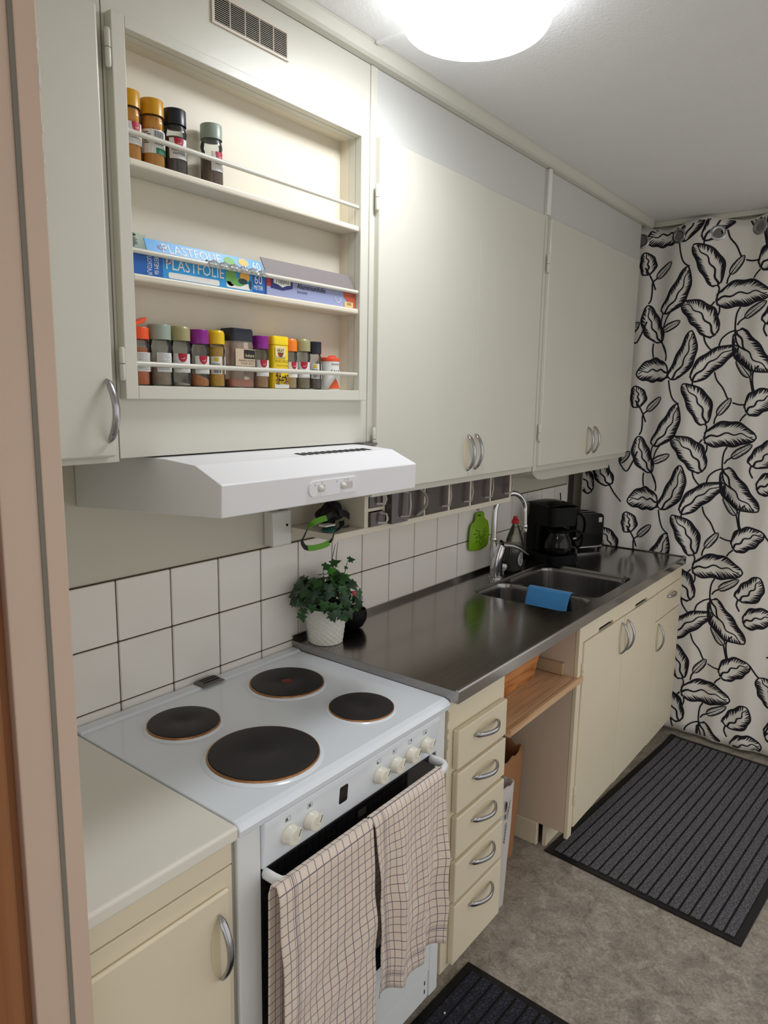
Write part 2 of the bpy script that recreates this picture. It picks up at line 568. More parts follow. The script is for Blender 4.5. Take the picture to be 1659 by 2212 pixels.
frame = obj('frame', fr, M_UP, c, bevel=0.0015)
obj('niche_back', MB().box(ox0, ox1, YN, YN + 0.012, oz0, oz1), M_NICHE, c)
yl_ = YB1 + 0.0205
ln = MB().box(ox0 - 0.004, ox0, yl_, YN + 0.012, oz0, oz1).box(ox1, ox1 + 0.004, yl_, YN + 0.012, oz0, oz1)
ln.box(ox0, ox1, yl_, YN + 0.012, oz0 - 0.004, oz0).box(ox0, ox1, yl_, YN + 0.012, oz1, oz1 + 0.004)
obj('niche_lining', ln, M_NICHE, c)
SH = (2.083, 1.8865)
for z in SH:
    obj('shelf', MB().box(ox0 + 0.0005, ox1 - 0.0005, -0.321, YN - 0.0005, z - 0.013, z), M_NICHE, c, bevel=0.0035)
for z in (2.127, 1.927, 1.726):
    obj('rail', MB().tube([(ox0 + 0.001, -0.316, z), (ox1 - 0.001, -0.316, z)], 0.0048, 12), M_UP, c, 40)
hinge(frame, -0.767, -0.322, 2.246, 0.062)
hinge(frame, -0.765, -0.322, 1.724, 0.060)

# ventilation grille over the spice rack
g = thing('ventilation_grille', 'beige slatted ventilation grille above the spice rack', 'vent', (-0.4305, -0.306, 2.378))
gx0, gx1, gz0, gz1 = -0.533, -0.328, 2.378, 2.436
f_ = MB()
f_.box(gx0, gx0 + 0.006, -0.309, -0.3052, gz0, gz1).box(gx1 - 0.006, gx1, -0.309, -0.3052, gz0, gz1)
f_.box(gx0 + 0.006, gx1 - 0.006, -0.309, -0.3052, gz0, gz0 + 0.005).box(gx0 + 0.006, gx1 - 0.006, -0.309, -0.3052, gz1 - 0.005, gz1)
M_VENT = mat('vent_beige', (214, 204, 190), 0.4, var=0.03)
obj('frame', f_, M_VENT, g)
obj('backing', MB().box(gx0 + 0.006, gx1 - 0.006, -0.3062, -0.3053, gz0 + 0.005, gz1 - 0.005), M_DARK, g)
for k in range(1, 5):
    x = gx0 + 0.006 + (gx1 - gx0 - 0.012) * k / 5
    obj('mullion', MB().box(x - 0.0008, x + 0.0008, -0.3090, -0.3062, gz0 + 0.005, gz1 - 0.005), M_VENT, g)
for k in range(13):
    z = gz0 + 0.007 + k * 0.0036
    obj('slat', MB().prism([(-0.3062, z + 0.0012), (-0.3083, z - 0.0002), (-0.3083, z + 0.0006), (-0.3062, z + 0.0020)], 'x', gx0 + 0.006, gx1 - 0.006), M_VENT, g)

# double cabinet over the counter
def double_cabinet(label, x0, x1, a, b, e, hx, zt, zlip, hz):
    c = thing('wall_cabinet', label, 'cabinet', ((x0 + x1) / 2, -0.15, zlip))
    body = MB().box(x0, x1, YB1, -0.001, zlip, 2.4695)
    obj('body', body, M_UP, c, bevel=0.001)
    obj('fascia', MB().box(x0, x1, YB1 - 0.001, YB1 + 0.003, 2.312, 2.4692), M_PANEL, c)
    d1 = obj('door', MB().box(a, b - 0.0012, YD, YB1 - 0.0005, 1.421, zt), M_UP, c, bevel=0.0025)
    d2 = obj('door', MB().box(b + 0.0012, e, YD + 0.002, YB1 - 0.0005, 1.421, zt - 0.002), M_UP, c, bevel=0.0025)
    handle(d1, (hx[0], YD, 1.499), 0.114, 0.026, 'z', True, -1)
    handle(d2, (hx[1], YD + 0.002, 1.500), 0.114, 0.026, 'z', True, -1)
    hinge(d1, a - 0.005, YD + 0.004, hz[0], 0.062)
    hinge(d1, a - 0.005, YD + 0.004, hz[1], 0.062)
    return c
double_cabinet('tall cream double-door wall cabinet above the glass bins', -0.020, 0.937, -0.028, 0.473, 0.912, (0.437, 0.487), 2.309, 1.401, (2.165, 1.560))
double_cabinet('cream double-door wall cabinet next to the leaf curtain', 0.961, 1.945, 0.962, 1.461, 1.908, (1.408, 1.482), 2.307, 1.399, (2.150, 1.545))
for nm, x0, x1, y in (('pilaster_strip', -0.0465, -0.0205, -0.309), ('pilaster_strip', 0.9375, 0.9605, -0.312)):
    s = obj(nm, MB().box(x0, x1, y, -0.001, 1.400 if x0 > 0 else 1.552, 2.4695), M_UP, None, bevel=0.002)
    tag(s, 'cream upright filler strip between spice cabinet and tall wall cabinet' if x0 < 0 else 'cream upright filler strip between the two double-door wall cabinets', 'filler strip')
s = obj('cover_strip', MB().box(0.936, 0.958, -0.321, -0.3125, 2.315, 2.469), M_WPLAST, None, bevel=0.002)
tag(s, 'short white cover strip under the cornice between wall cabinets', 'cover strip')

# cooker hood
h = thing('cooker_hood', 'white slim cooker hood with sloping top above the stove', 'cooker hood', (-0.39, -0.25, 1.42))
hx0, hx1 = -0.692, -0.092
side = [(-0.002, 1.419), (-0.500, 1.452), (-0.502, 1.512), (-0.428, 1.5425), (-0.335, 1.5485), (-0.002, 1.5485)]
hb = MB().prism(side, 'x', hx0, hx1)
obj('body', hb, M_HOOD, h, bevel=0.002)
for k in range(12):
    x = -0.395 + k * 0.0205
    sl = MB().prism([(x, -0.414), (x + 0.012, -0.414), (x + 0.012, -0.386), (x, -0.386)], 'z', 0, 0.0006)
    sl.map(lambda a, b, z: (a, b, 1.5448 + (b + 0.40) * 0.0645 + z))
    obj('vent_slot', sl, M_DARK, h)
cx, cz = -0.392, 1.4835
pl = rrect(cx - 0.078, cx + 0.078, cz - 0.0165, cz + 0.0165, 0.0155, 8)
cp = obj('control_panel', MB().prism(pl, 'y', -0.5045, -0.5005), M_HOOD, h, bevel=0.001)
for sx, w in ((-0.043, 0.022), (0.027, 0.040)):
    wl = rrect(cx + sx - 0.010, cx + sx - 0.010 + w, cz - 0.0075, cz + 0.0075, 0.003, 3)
    obj('slider_recess', MB().prism(wl, 'y', -0.5050, -0.5044), mat('recess_grey', (205, 198, 194), 0.5), cp)
    kn = MB().lathe([(0.0, 0.0065), (0.004, 0.006), (0.0062, 0.003), (0.0064, 0.0)], (0, 0, 0), 16)
    kn.map(lambda a, b, z: (cx + sx - 0.001 + a, -0.505 - z, cz + b))
    obj('slider_knob', kn, M_WPLAST, cp, 60)
ic = MB()
add_text(ic, 'o', 0.008, wall_text(cx - 0.061, -0.5048, cz + 0.0085))
add_text(ic, '0 I', 0.006, wall_text(cx - 0.040, -0.5048, cz + 0.0115))
add_text(ic, 'Y', 0.008, wall_text(cx + 0.006, -0.5048, cz + 0.0095))
add_text(ic, '0 1 2 3', 0.006, wall_text(cx + 0.036, -0.5048, cz + 0.0115))
obj('printed_symbols', ic, mat('grey_ink', (120, 118, 118), 0.6), cp)
cb = obj('hood_bracket', MB().box(-0.085, -0.030, -0.330, -0.312, 1.5450, 1.5515), mat('grey_metal', (120, 118, 112), 0.4, 0.8), None)
tag(cb, 'small grey metal bracket at the end of the cooker hood', 'bracket')

# junction box with conduit on the wall
j = thing('junction_box', 'white wall junction box with a grey cable under the cooker hood', 'junction box', (-0.09, -0.02, 1.25))
obj('box', MB().box(-0.134, -0.060, -0.040, -0.0005, 1.242, 1.342), M_WPLAST, j, bevel=0.004)
obj('screw', MB().lathe([(0, 0.0012), (0.004, 0.001), (0.0042, 0)], (0, 0, 0), 10).map(lambda a, b, z: (-0.079 + a, -0.040 - z, 1.300 + b)), M_DARK, j)
obj('cable', MB().tube([(-0.085, -0.018, 1.342), (-0.085, -0.018, 1.418)], 0.006, 8), mat('grey_cable', (110, 110, 108), 0.5), j, 60)

# lamp housing under the right-hand cabinet
u = thing('under_cabinet_lamp', 'white unlit lamp housing under the wall cabinet by the curtain', 'lamp', (1.55, -0.15, 1.34))
uh = MB().prism([(1.075, 1.3985), (1.080, 1.372), (1.115, 1.352), (1.175, 1.343), (1.885, 1.343), (1.885, 1.3985)], 'y', -0.245, -0.10)
obj('housing', uh, M_UP, u, bevel=0.004)
obj('end_cap', MB().box(1.886, 1.892, -0.245, -0.10, 1.343, 1.3985), M_WPLAST, u)

# ---------------------------------------------------------------- bin rack under the cabinet
r = thing('bin_rack', 'cream shelf rack under the wall cabinet holding glass bins', 'shelf', (0.45, -0.10, 1.272))
RY = -0.205
rk = MB()
rk.box(-0.060, 0.975, RY, -0.001, 1.272, 1.290)
for x0, x1 in ((0.073, 0.091), (0.160, 0.170), (0.372, 0.386), (0.521, 0.534), (0.662, 0.674), (0.806, 0.818), (0.958, 0.975)):
    rk.box(x0, x1, RY, -0.020, 1.290, 1.4005 if x0 > 0.95 or x0 < 0.08 else 1.398)
rk.box(0.091, 0.160, RY, -0.020, 1.336, 1.346)
obj('carcass', rk, M_NICHE, r, bevel=0.0012)
obj('back_panel', MB().box(-0.060, 0.958, -0.0195, -0.001, 1.2905, 1.398), M_NICHE, r)
M_BIN = clear_mat('smoky_bin', (200, 186, 182), 0.16, 0.08)
M_BINH = clear_mat('bin_handle_clear', (226, 222, 218), 0.62, 0.06)
M_BINSHADE = mat('bin_shadow_lining', (92, 72, 70), 0.6, var=0.12, vscale=14)  # solid filling coloured dark for the shade inside the bins
def bin_(x0, x1, z0, z1, label, pull=0.0, arch=False):
    y0 = RY - 0.002 - pull
    b = thing('glass_bin', label, 'bin', ((x0 + x1) / 2, y0 + 0.05, z0), 0, 'clear pull-out bins in the rack')
    w = 0.0022
    sh = MB()
    sh.box(x0, x1, y0, y0 + w, z0, z1)
    sh.box(x0, x0 + w, y0 + w, y0 + 0.15, z0, z1).box(x1 - w, x1, y0 + w, y0 + 0.15, z0, z1)
    sh.box(x0 + w, x1 - w, y0 + w, y0 + 0.15, z0, z0 + w).box(x0 + w, x1 - w, y0 + 0.15 - w, y0 + 0.15, z0 + w, z1)
    obj('tray', sh, M_BIN, b)
    obj('inside', MB().box(x0 + w + 0.0005, x1 - w - 0.0005, y0 + w + 0.004, y0 + 0.145, z0 + w + 0.0005, z1 - 0.006), M_BINSHADE, b)
    hgt = z1 - z0
    t = min(0.010, (x1 - x0) * 0.12)
    hx = x1 - t * 1.3
    if arch:
        pts = []
        for i in range(13):
            a = i / 12
            xx = x0 + (x1 - x0) * 0.55 + (x1 - x0) * 0.33 * math.sin(PI * min(1, a * 1.05)) ** 0.5
            pts.append((xx, y0 - 0.006 - 0.014 * math.sin(PI * a), z1 - 0.006 - (hgt - 0.014) * a))
        obj('handle', MB().tube(pts, (0.0034, t * 0.75), 8), M_BINH, b, 60)
    else:
        pts = [(hx - t * 1.4, y0 + 0.002, z1 - 0.005), (hx, y0 - 0.016, z1 - 0.008), (hx, y0 - 0.020, (z0 + z1) / 2),
               (hx - t * 0.4, y0 - 0.018, z0 + hgt * 0.2), (hx - t * 2.6, y0 + 0.001, z0 + hgt * 0.17)]
        obj('handle', MB().tube(pts, (0.0032, t * 0.75), 8), M_BINH, b, 60)
bin_(0.0935, 0.1575, 1.3480, 1.3940, 'small clear bin in the upper slot of the rack')
bin_(0.0935, 0.1575, 1.2915, 1.3340, 'small clear bin in the lower slot of the rack', 0.006)
bin_(0.1725, 0.2560, 1.2915, 1.3900, 'narrow clear bin pulled out beside the small bins', 0.022)
bin_(0.2620, 0.3700, 1.2915, 1.3930, 'clear bin with a curved arch handle', 0.004, True)
for x0, x1, lb_ in ((0.388, 0.519, 'wide clear bin with straight handle next to the arch-handled bin'), (0.536, 0.660, 'wide clear bin, third from the free end of the rack'),
                    (0.676, 0.804, 'wide clear bin, second from the free end of the rack'), (0.820, 0.956, 'wide clear bin at the free end of the rack near the tap')):
    bin_(x0, x1, 1.2915, 1.3930, lb_)
# ---------------------------------------------------------------- base cabinets
YF0, YF1 = -0.590, -0.573          # front face of doors, carcass face
# base cabinet left of the stove and its worktop
c = thing('base_cabinet', 'cream base cabinet with one door left of the stove', 'cabinet', (-0.90, -0.29, 0))
obj('body', MB().box(XL + 0.001, -0.748, -0.566, -0.002, 0.09, 0.8805), M_BASE, c)
obj('rail', MB().box(XL + 0.001, -0.750, -0.580, -0.5665, 0.838, 0.8800), M_BASE, c, bevel=0.0015)
d = obj('door', MB().box(XL + 0.004, -0.750, -0.580, -0.5665, 0.10, 0.835), M_BASE, c, bevel=0.002)
obj('door_panel', MB().box(XL + 0.020, -0.764, -0.590, -0.5803, 0.12, 0.800), M_BASE, d, bevel=0.004)
handle(d, (-0.791, -0.5905, 0.700), 0.130, 0.030, 'z', True, -1)
obj('kickboard', MB().box(XL + 0.001, -0.750, -0.50, -0.48, 0.0, 0.0895), M_BASE, c)
w = obj('worktop', MB().box(XL + 0.001, -0.7395, -0.588, -0.0085, 0.881, 0.9085), mat('laminate_cream', (238, 235, 224), 0.32, var=0.015, vscale=9, bump=0.03, bscale=300), None, bevel=0.006, seg=3)
tag(w, 'cream laminate worktop left of the stove', 'worktop')

# drawer unit
c = thing('drawer_unit', 'cream base unit with a stack of five drawers right of the stove', 'cabinet', (0.13, -0.29, 0))
obj('body', MB().box(-0.022, 0.284, YF1, -0.10, 0.085, 0.8945), M_BASE, c, bevel=0.001)
zs = [(0.694, 0.806), (0.565, 0.683), (0.430, 0.552), (0.295, 0.416), (0.100, 0.283)]
for k, (a, b) in enumerate(zs):
    dr = obj('drawer', MB().box(0.004 + 0.002 * k, 0.272 + 0.002 * k, YF0 - 0.002, YF1 - 0.0005, a, b), M_BASE, c, bevel=0.004)
    handle(dr, (0.146 + 0.0015 * k, YF0 - 0.002, (0.765, 0.639, 0.510, 0.379, 0.246)[k]), 0.128, 0.030, 'x', True, 1)
chip = MB()
for z, hh in ((0.875, 0.02), (0.835, 0.025), (0.80, 0.014), (0.755, 0.03), (0.71, 0.016)):
    chip.prism([(-0.0222, z), (-0.0165, z + hh * 0.2), (-0.0180, z + hh * 0.7), (-0.0150, z + hh), (-0.0222, z + hh * 1.1)], 'y', YF1 - 0.0007, YF1 + 0.0003)
obj('chipped_edge', chip, mat('bare_wood', (214, 186, 150), 0.7, var=0.1, vscale=50), c, label='chipped paint showing bare wood')
obj('kickboard', MB().box(-0.020, 0.282, -0.50, -0.48, 0.0, 0.0845), M_BASE, c)

# sink cabinet
c = thing('sink_cabinet', 'cream double-door cabinet under the sink with two slots', 'cabinet', (1.23, -0.29, 0))
NX = 0.803
bd = MB()
bd.box(NX, NX + 0.016, -0.573, -0.002, 0.092, 0.8945)
bd.box(NX + 0.016, 1.664, -0.57, -0.002, 0.092, 0.108)
bd.box(1.648, 1.664, -0.57, -0.002, 0.108, 0.8945)
bd.box(NX + 0.016, 1.648, -0.012, -0.002, 0.108, 0.8945)
obj('body', bd, M_BASEIN, c)
st = obj('stile', MB().box(NX - 0.0005, 0.838, -0.5885, -0.5735, 0.072, 0.894), M_BASE, c, bevel=0.002)
sl = MB()
zr0, zr1 = 0.822, 0.8945
slots = [(0.985, 1.130), (1.385, 1.535)]
x = 0.839
for a, b in slots:
    sl.box(x, a, YF0 + 0.003, YF1, zr0, zr1)
    sl.prism([(a, zr0 + 0.011), (a + 0.010, zr0 + 0.014), (b - 0.008, zr0 + 0.014), (b, zr0 + 0.008), (b, zr1), (a, zr1)], 'y', YF0 + 0.003, YF1)
    x = b
sl.box(x, 1.664, YF0 + 0.003, YF1, zr0, zr1)
obj('top_rail', sl, M_BASE, c)
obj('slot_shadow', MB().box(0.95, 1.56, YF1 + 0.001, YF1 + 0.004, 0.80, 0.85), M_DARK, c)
d1 = obj('door', MB().box(0.840, 1.2435, YF0 - 0.004, YF1 - 0.001, 0.105, 0.8195), M_BASE, c, bevel=0.003)
d2 = obj('door', MB().box(1.2465, 1.6630, YF0 - 0.004, YF1 - 0.001, 0.100, 0.8195), M_BASE, c, bevel=0.003)
handle(d1, (1.212, YF0 - 0.0045, 0.738), 0.130, 0.030, 'z', True, -1)
handle(d2, (1.275, YF0 - 0.0045, 0.736), 0.130, 0.030, 'z', True, -1)
hinge(d1, 0.836, YF0 - 0.003, 0.715, 0.062, M_BASE)
hinge(d1, 0.836, YF0 - 0.003, 0.235, 0.070, M_BASE)
kb = MB().box(NX - 0.004, NX + 0.014, -0.47, -0.02, 0.0, 0.0915)
obj('skirting', kb, M_BASE, c, bevel=0.003)
obj('kickboard', MB().box(NX + 0.0145, 1.664, -0.50, -0.485, 0.0, 0.0915), M_BASE, c)

# right end cabinet
c = thing('base_cabinet', 'cream base cabinet with one drawer over a door at the curtain', 'cabinet', (1.86, -0.29, 0))
obj('body', MB().box(1.6655, 2.046, YF1, -0.002, 0.095, 0.8945), M_BASE, c)
obj('top_rail', MB().box(1.6655, 2.046, YF0 + 0.003, YF1 - 0.0005, 0.824, 0.8945), M_BASE, c)
dr = obj('drawer', MB().box(1.669, 2.042, YF0 - 0.004, YF1 - 0.0005, 0.692, 0.8215), M_BASE, c, bevel=0.003)
handle(dr, (1.862, YF0 - 0.0045, 0.780), 0.120, 0.020, 'x', True, 1)
d = obj('door', MB().box(1.669, 2.042, YF0 - 0.004, YF1 - 0.0005, 0.096, 0.686), M_BASE, c, bevel=0.003)
handle(d, (1.703, YF0 - 0.0045, 0.610), 0.130, 0.028, 'z', True, -1)
obj('kickboard', MB().box(1.6655, 2.046, -0.50, -0.485, 0.0, 0.0945), M_BASE, c)

# open niche: shelf, batten, box, bags
s = thing('pine_shelf', 'pine shelf board with grooved front across the open niche', 'shelf', (0.54, -0.32, 0.68))
obj('board', MB().box(0.2855, 0.8020, -0.560, -0.06, 0.684, 0.700), M_PINE, s, bevel=0.0015)
obj('front_lip', MB().prism([(-0.5605, 0.682), (-0.596, 0.678), (-0.600, 0.684), (-0.600, 0.697), (-0.594, 0.7005), (-0.583, 0.7005), (-0.578, 0.6985), (-0.5605, 0.6995)], 'x', 0.287, 0.8022).box(0.8022, 0.829, -0.600, -0.5890, 0.680, 0.6995), M_PINE, s)
b = obj('shelf_batten', MB().box(0.784, 0.8020, -0.540, -0.12, 0.7015, 0.745), mat('batten_tan', (196, 172, 140), 0.6, var=0.06, vscale=20, stretch=(20, 2, 20)), None, bevel=0.002)
tag(b, 'tan wooden batten screwed to the niche side above the pine shelf', 'batten')
t = thing('wooden_box', 'orange pine box standing on the niche shelf', 'box', (0.45, -0.28, 0.7005))
obj('front_board', MB().prism([(0.292, 0.7010), (0.706, 0.7010), (0.776, 0.838), (0.292, 0.838)], 'y', -0.468, -0.453), M_PINEO, t, bevel=0.002)
obj('side_board', MB().box(0.690, 0.704, -0.4525, -0.10, 0.7010, 0.830), M_PINEO, t, bevel=0.002)
obj('side_board', MB().box(0.292, 0.306, -0.4525, -0.10, 0.7010, 0.830), M_PINEO, t, bevel=0.002)
obj('back_board', MB().box(0.292, 0.704, -0.0995, -0.085, 0.7010, 0.830), M_PINEO, t, bevel=0.002)
obj('bottom_board', MB().box(0.3065, 0.6895, -0.4525, -0.10, 0.7010, 0.709), M_PINEO, t)
M_KRAFT = mat('kraft_paper', (164, 116, 78), 0.75, var=0.07, vscale=12, bump=0.25, bscale=25)
M_WBAG = mat('white_paper_bag', (206, 200, 196), 0.7, var=0.04, vscale=9, bump=0.3, bscale=18)
def bag(t, name, x0, x1, y0, y1, z1, m, flare, jag, th=0.0022, shear=0.0):
    """open paper bag: four folded sides, jagged top"""
    mb = MB()
    n = 40; rows = 10
    per = []
    for k in range(n):
        u = k / n * 4
        i = int(u); f = u - i
        per.append([(x0 + (x1 - x0) * f, y0), (x1, y0 + (y1 - y0) * f), (x1 - (x1 - x0) * f, y1), (x0, y1 - (y1 - y0) * f)][i])
    cx, cy = (x0 + x1) / 2, (y0 + y1) / 2
    rr = random.Random(len(name) + int(z1 * 100))
    o = len(mb.v)
    tops = [rr.uniform(-jag, jag) for _ in range(n)]
    for r in range(rows + 1):
        v = r / rows
        for k, (px, py) in enumerate(per):
            fl = 1 + flare * v
            zz = z1 * v + (tops[k] if r == rows else 0)
            wob = 0.003 * math.sin(k * 1.7 + r * 1.1) * v
            mb.v.append((cx + (px - cx) * fl + wob + shear * v, cy + (py - cy) * fl + wob, zz + 0.002))
    for r in range(rows):
        for k in range(n):
            k2 = (k + 1) % n
            mb.f.append([o+r*n+k, o+r*n+k2, o+(r+1)*n+k2, o+(r+1)*n+k]); mb.mi.append(0)
    mb.f.append([o + k for k in range(n)]); mb.mi.append(0)
    return obj(name, mb, m, t, 50, solid=th)
t = thing('paper_bag', 'brown paper bag with torn top standing in the open niche', 'bag', (0.62, -0.25, 0))
bag(t, 'bag', 0.50, 0.690, -0.425, -0.28, 0.425, M_KRAFT, 0.16, 0.014, shear=0.015)
t = thing('paper_bag', 'white printed paper bag in front of the brown bag', 'bag', (0.52, -0.40, 0))
bg = bag(t, 'bag', 0.300, 0.435, -0.525, -0.450, 0.432, M_WBAG, 0.10, 0.004, shear=0.030)
pr = MB()
def onbag(a, b):
    return (0.425 + 0.12 * (b - 0.27) + a, -0.5290 - 0.0040 * b / 0.432, b)
def blot(cx, cz, w, h):
    pr.poly([onbag(cx - w * 0.1 + w * 0.75 * max(-0.15, math.cos(t)), cz + h * math.sin(t)) for t in [2 * PI * k / 18 for k in range(18)]])
blot(-0.023, 0.368, 0.012, 0.019)
blot(-0.022, 0.334, 0.008, 0.010)
def squiggle(pts, w):
    for (a0, b0), (a1, b1) in zip(pts[:-1], pts[1:]):
        pr.poly([onbag(a0 - w, b0), onbag(a1 - w, b1), onbag(a1 + w, b1), onbag(a0 + w, b0)])
squiggle([(0.003 - 0.008 * t + 0.0012 * math.sin(t * 34), 0.380 - 0.062 * t) for t in [k / 30 for k in range(31)]], 0.0016)
squiggle([(-0.006 - 0.002 * t + 0.0014 * math.sin(t * 40), 0.306 - 0.068 * t) for t in [k / 36 for k in range(37)]], 0.0022)
obj('print', pr, M_INK, bg)

# ---------------------------------------------------------------- steel worktop with sink
c = thing('steel_worktop', 'stainless steel worktop with a double sink', 'worktop', (1.0, -0.3, 0.90))
cx0, cx1, cy0, cy1, ZT = -0.030, 2.030, -0.607, -0.0085, 0.930
hole = rrect(0.800, 1.452, -0.552, -0.138, 0.055, 6)
outer = [(cx0, cy0 + 0.006), (cx1 - 0.006, cy0 + 0.006), (cx1 - 0.006, cy1 - 0.004), (cx0, cy1 - 0.004)]
def sheet(mb, z, out, holes):
    loops = [[Vector((p[0], p[1], 0)) for p in out]] + [[Vector((p[0], p[1], 0)) for p in h] for h in holes]
    flat = [p for l in loops for p in l]
    o = len(mb.v)
    mb.v += [(p.x, p.y, z) for p in flat]
    for t in tessellate_polygon(loops):
        mb.f.append([o + i for i in t]); mb.mi.append(0)
    return mb
top = MB()
sheet(top, ZT, outer, [hole])
# front apron with a rolled bead, right and rear edges
top.prism([(cy0, 0.8975), (cy0, 0.928), (cy0 + 0.0015, 0.9335), (cy0 + 0.005, 0.9350), (cy0 + 0.0085, 0.9330), (cy0 + 0.010, ZT), (cy0 + 0.010, 0.8975)], 'x', cx0, cx1)
top.box(cx1 - 0.010, cx1, cy0 + 0.010, cy1, 0.8975, 0.9345)
top.box(cx0, cx1 - 0.010, cy1 - 0.006, cy1, ZT - 0.01, 0.9465)
top.box(cx0, cx0 + 0.003, cy0 + 0.010, cy1 - 0.006, 0.8975, ZT - 0.0004)
obj('sheet', top, M_STEEL, c)
# sink: recessed ledge with two bowls
sk = MB()
b1 = rrect(0.812, 1.046, -0.545, -0.146, 0.050, 6)
b2 = rrect(1.068, 1.442, -0.545, -0.146, 0.050, 6)
n = len(hole); o = len(sk.v)
sk.v += [(p[0], p[1], ZT) for p in hole] + [(1.126 + (p[0] - 1.126) * 0.993, -0.345 + (p[1] + 0.345) * 0.99, ZT - 0.009) for p in hole]
for k in range(n):
    k2 = (k + 1) % n
    sk.f.append([o + k, o + k2, o + n + k2, o + n + k]); sk.mi.append(0)
sheet(sk, ZT - 0.009, [(1.126 + (p[0] - 1.126) * 0.993, -0.345 + (p[1] + 0.345) * 0.99) for p in hole], [b1, b2])
obj('ledge', sk, M_SINK, c, 40)
def bowl(poly, depth):
    mb = MB()
    xs = [p[0] for p in poly]; ys = [p[1] for p in poly]
    mx, my = (min(xs) + max(xs)) / 2, (min(ys) + max(ys)) / 2
    n = len(poly); o = 0
    prof = [(1.0, 0.0), (0.985, -0.006), (0.975, -0.02), (0.955, -depth + 0.03), (0.93, -depth + 0.012), (0.86, -depth), (0.2, -depth - 0.004)]
    for s, dz in prof:
        for p in poly:
            mb.v.append((mx + (p[0] - mx) * s, my + (p[1] - my) * s, ZT - 0.009 + dz))
    for r in range(len(prof) - 1):
        for k in range(n):
            k2 = (k + 1) % n
            mb.f.append([r*n+k, r*n+k2, (r+1)*n+k2, (r+1)*n+k]); mb.mi.append(0)
    mb.f.append([(len(prof)-1)*n + k for k in range(n)]); mb.mi.append(0)
    bo = obj('sink_bowl', mb, M_SINK, c, 50)
    obj('drain', MB().lathe([(0.0, 0.001), (0.030, 0.001), (0.036, 0.003), (0.038, 0.0)], (mx, my, ZT - 0.009 - depth - 0.0035), 20), M_CHROME, bo, 50)
bowl(b1, 0.150); bowl(b2, 0.165)

# cloth hung over the divider, sponge
def cl(u, v):
    y = -0.268 - 0.178 * u
    L = 0.155 * v
    if L < 0.012:
        z = 0.929 - 0.5 * abs(0.006 - L); x = 1.050 + 0.018 - 0.0 - L * 2.2
    else:
        d_ = L - 0.012
        x = 1.043 - 0.32 * d_ + 0.003 * math.sin(u * 9 + v * 3)
        z = 0.9265 - d_ * 0.94
    return (x, y + 0.004 * math.sin(v * 4), z)
ck = obj('dish_cloth', MB().grid(cl, 24, 24), mat('blue_cloth', (66, 140, 200), 0.9, var=0.12, vscale=30, bump=0.5, bscale=400, sheen=0.3), None, 60, solid=0.003)
tag(ck, 'blue dish cloth hanging over the sink divider', 'cloth')
sp = obj('sponge', MB().box(0.875, 0.945, -0.395, -0.300, 0.7745, 0.800), mat('sponge_white', (226, 220, 208), 0.9, var=0.1, vscale=90, bump=0.5, bscale=300), None, bevel=0.006)
tag(sp, 'off-white sponge lying in the sink beneath the blue cloth', 'sponge')
# ---------------------------------------------------------------- stove
s = thing('electric_stove', 'white electric stove with four black hotplates', 'stove', (-0.38, -0.30, 0))
sx0, sx1 = -0.735, -0.0312
obj('body', MB().box(sx0 + 0.004, sx1 - 0.004, -0.560, -0.012, 0.05, 0.876), M_ENSIDE, s, bevel=0.003)
for a_, b_ in ((sx0 + 0.003, -0.674), (-0.074, sx1 - 0.003)):
    obj('front_post', MB().box(a_, b_, -0.5735, -0.5605, 0.055, 0.8755), M_ENSIDE, s, bevel=0.004)
obj('plinth', MB().box(sx0 + 0.02, sx1 - 0.02, -0.52, -0.10, 0.0, 0.0495), M_DARK, s)
top = MB()
pts = [(-0.584, 0.878), (-0.586, 0.892), (-0.580, 0.902), (-0.566, 0.9065), (-0.05, 0.9065), (-0.042, 0.911), (-0.012, 0.911), (-0.012, 0.878)]
top.prism(pts, 'x', sx0, sx1)
obj('cooktop', top, M_ENAMEL, s, bevel=0.004, seg=3)
M_IRON = mat('cast_iron_plate', (36, 33, 33), 0.5, var=0.15, vscale=30, bump=0.08, bscale=200)
M_RING = mat('heat_tinted_ring', (176, 128, 88), 0.3, 1.0, var=0.25, vscale=40)
M_RIM = mat('enamel_rim', (226, 226, 222), 0.2, var=0.01)
def hotplate(x, y, r, label, red=False):
    p = obj('hotplate', MB().lathe([(0, 0.0085), (r * 0.20, 0.0085), (r * 0.24, 0.0100), (r * 0.93, 0.0105), (r * 0.975, 0.0095), (r * 0.985, 0.004), (r * 0.985, 0.0)],
            (x, y, 0.9067), 48), M_IRON, s, 40, label=label)
    obj('ring', MB().lathe([(r * 0.986, 0.0082), (r * 1.012, 0.0078), (r * 1.02, 0.0045), (r * 1.02, 0.0)], (x, y, 0.9067), 48), M_RING, p, 40)
    obj('raised_rim', MB().lathe([(r * 1.021, 0.0040), (r * 1.06, 0.0032), (r * 1.10, 0.0)], (x, y, 0.9067), 48), M_ENAMEL, p, 60)
    if red:
        obj('red_dot', MB().lathe([(0, 0.0092), (r * 0.15, 0.0090), (r * 0.15, 0.0084)], (x, y, 0.9067), 24), mat('red_dot', (120, 44, 26), 0.6, var=0.3, vscale=80), p)
hotplate(-0.556, -0.182, 0.083, 'medium black hotplate')
hotplate(-0.235, -0.196, 0.098, 'black hotplate with a red dot', True)
hotplate(-0.224, -0.446, 0.080, 'small black hotplate')
hotplate(-0.534, -0.430, 0.119, 'largest black hotplate')
vt = MB()
def vent_(u, v):
    x = -0.402 + 0.072 * u; y = -0.016 - 0.040 * v
    return (x, y, 0.9115 + 0.008 * math.sin(PI * (0.25 + 0.75 * v)) * (1 - (2 * u - 1) ** 6))
vt.grid(vent_, 16, 10)
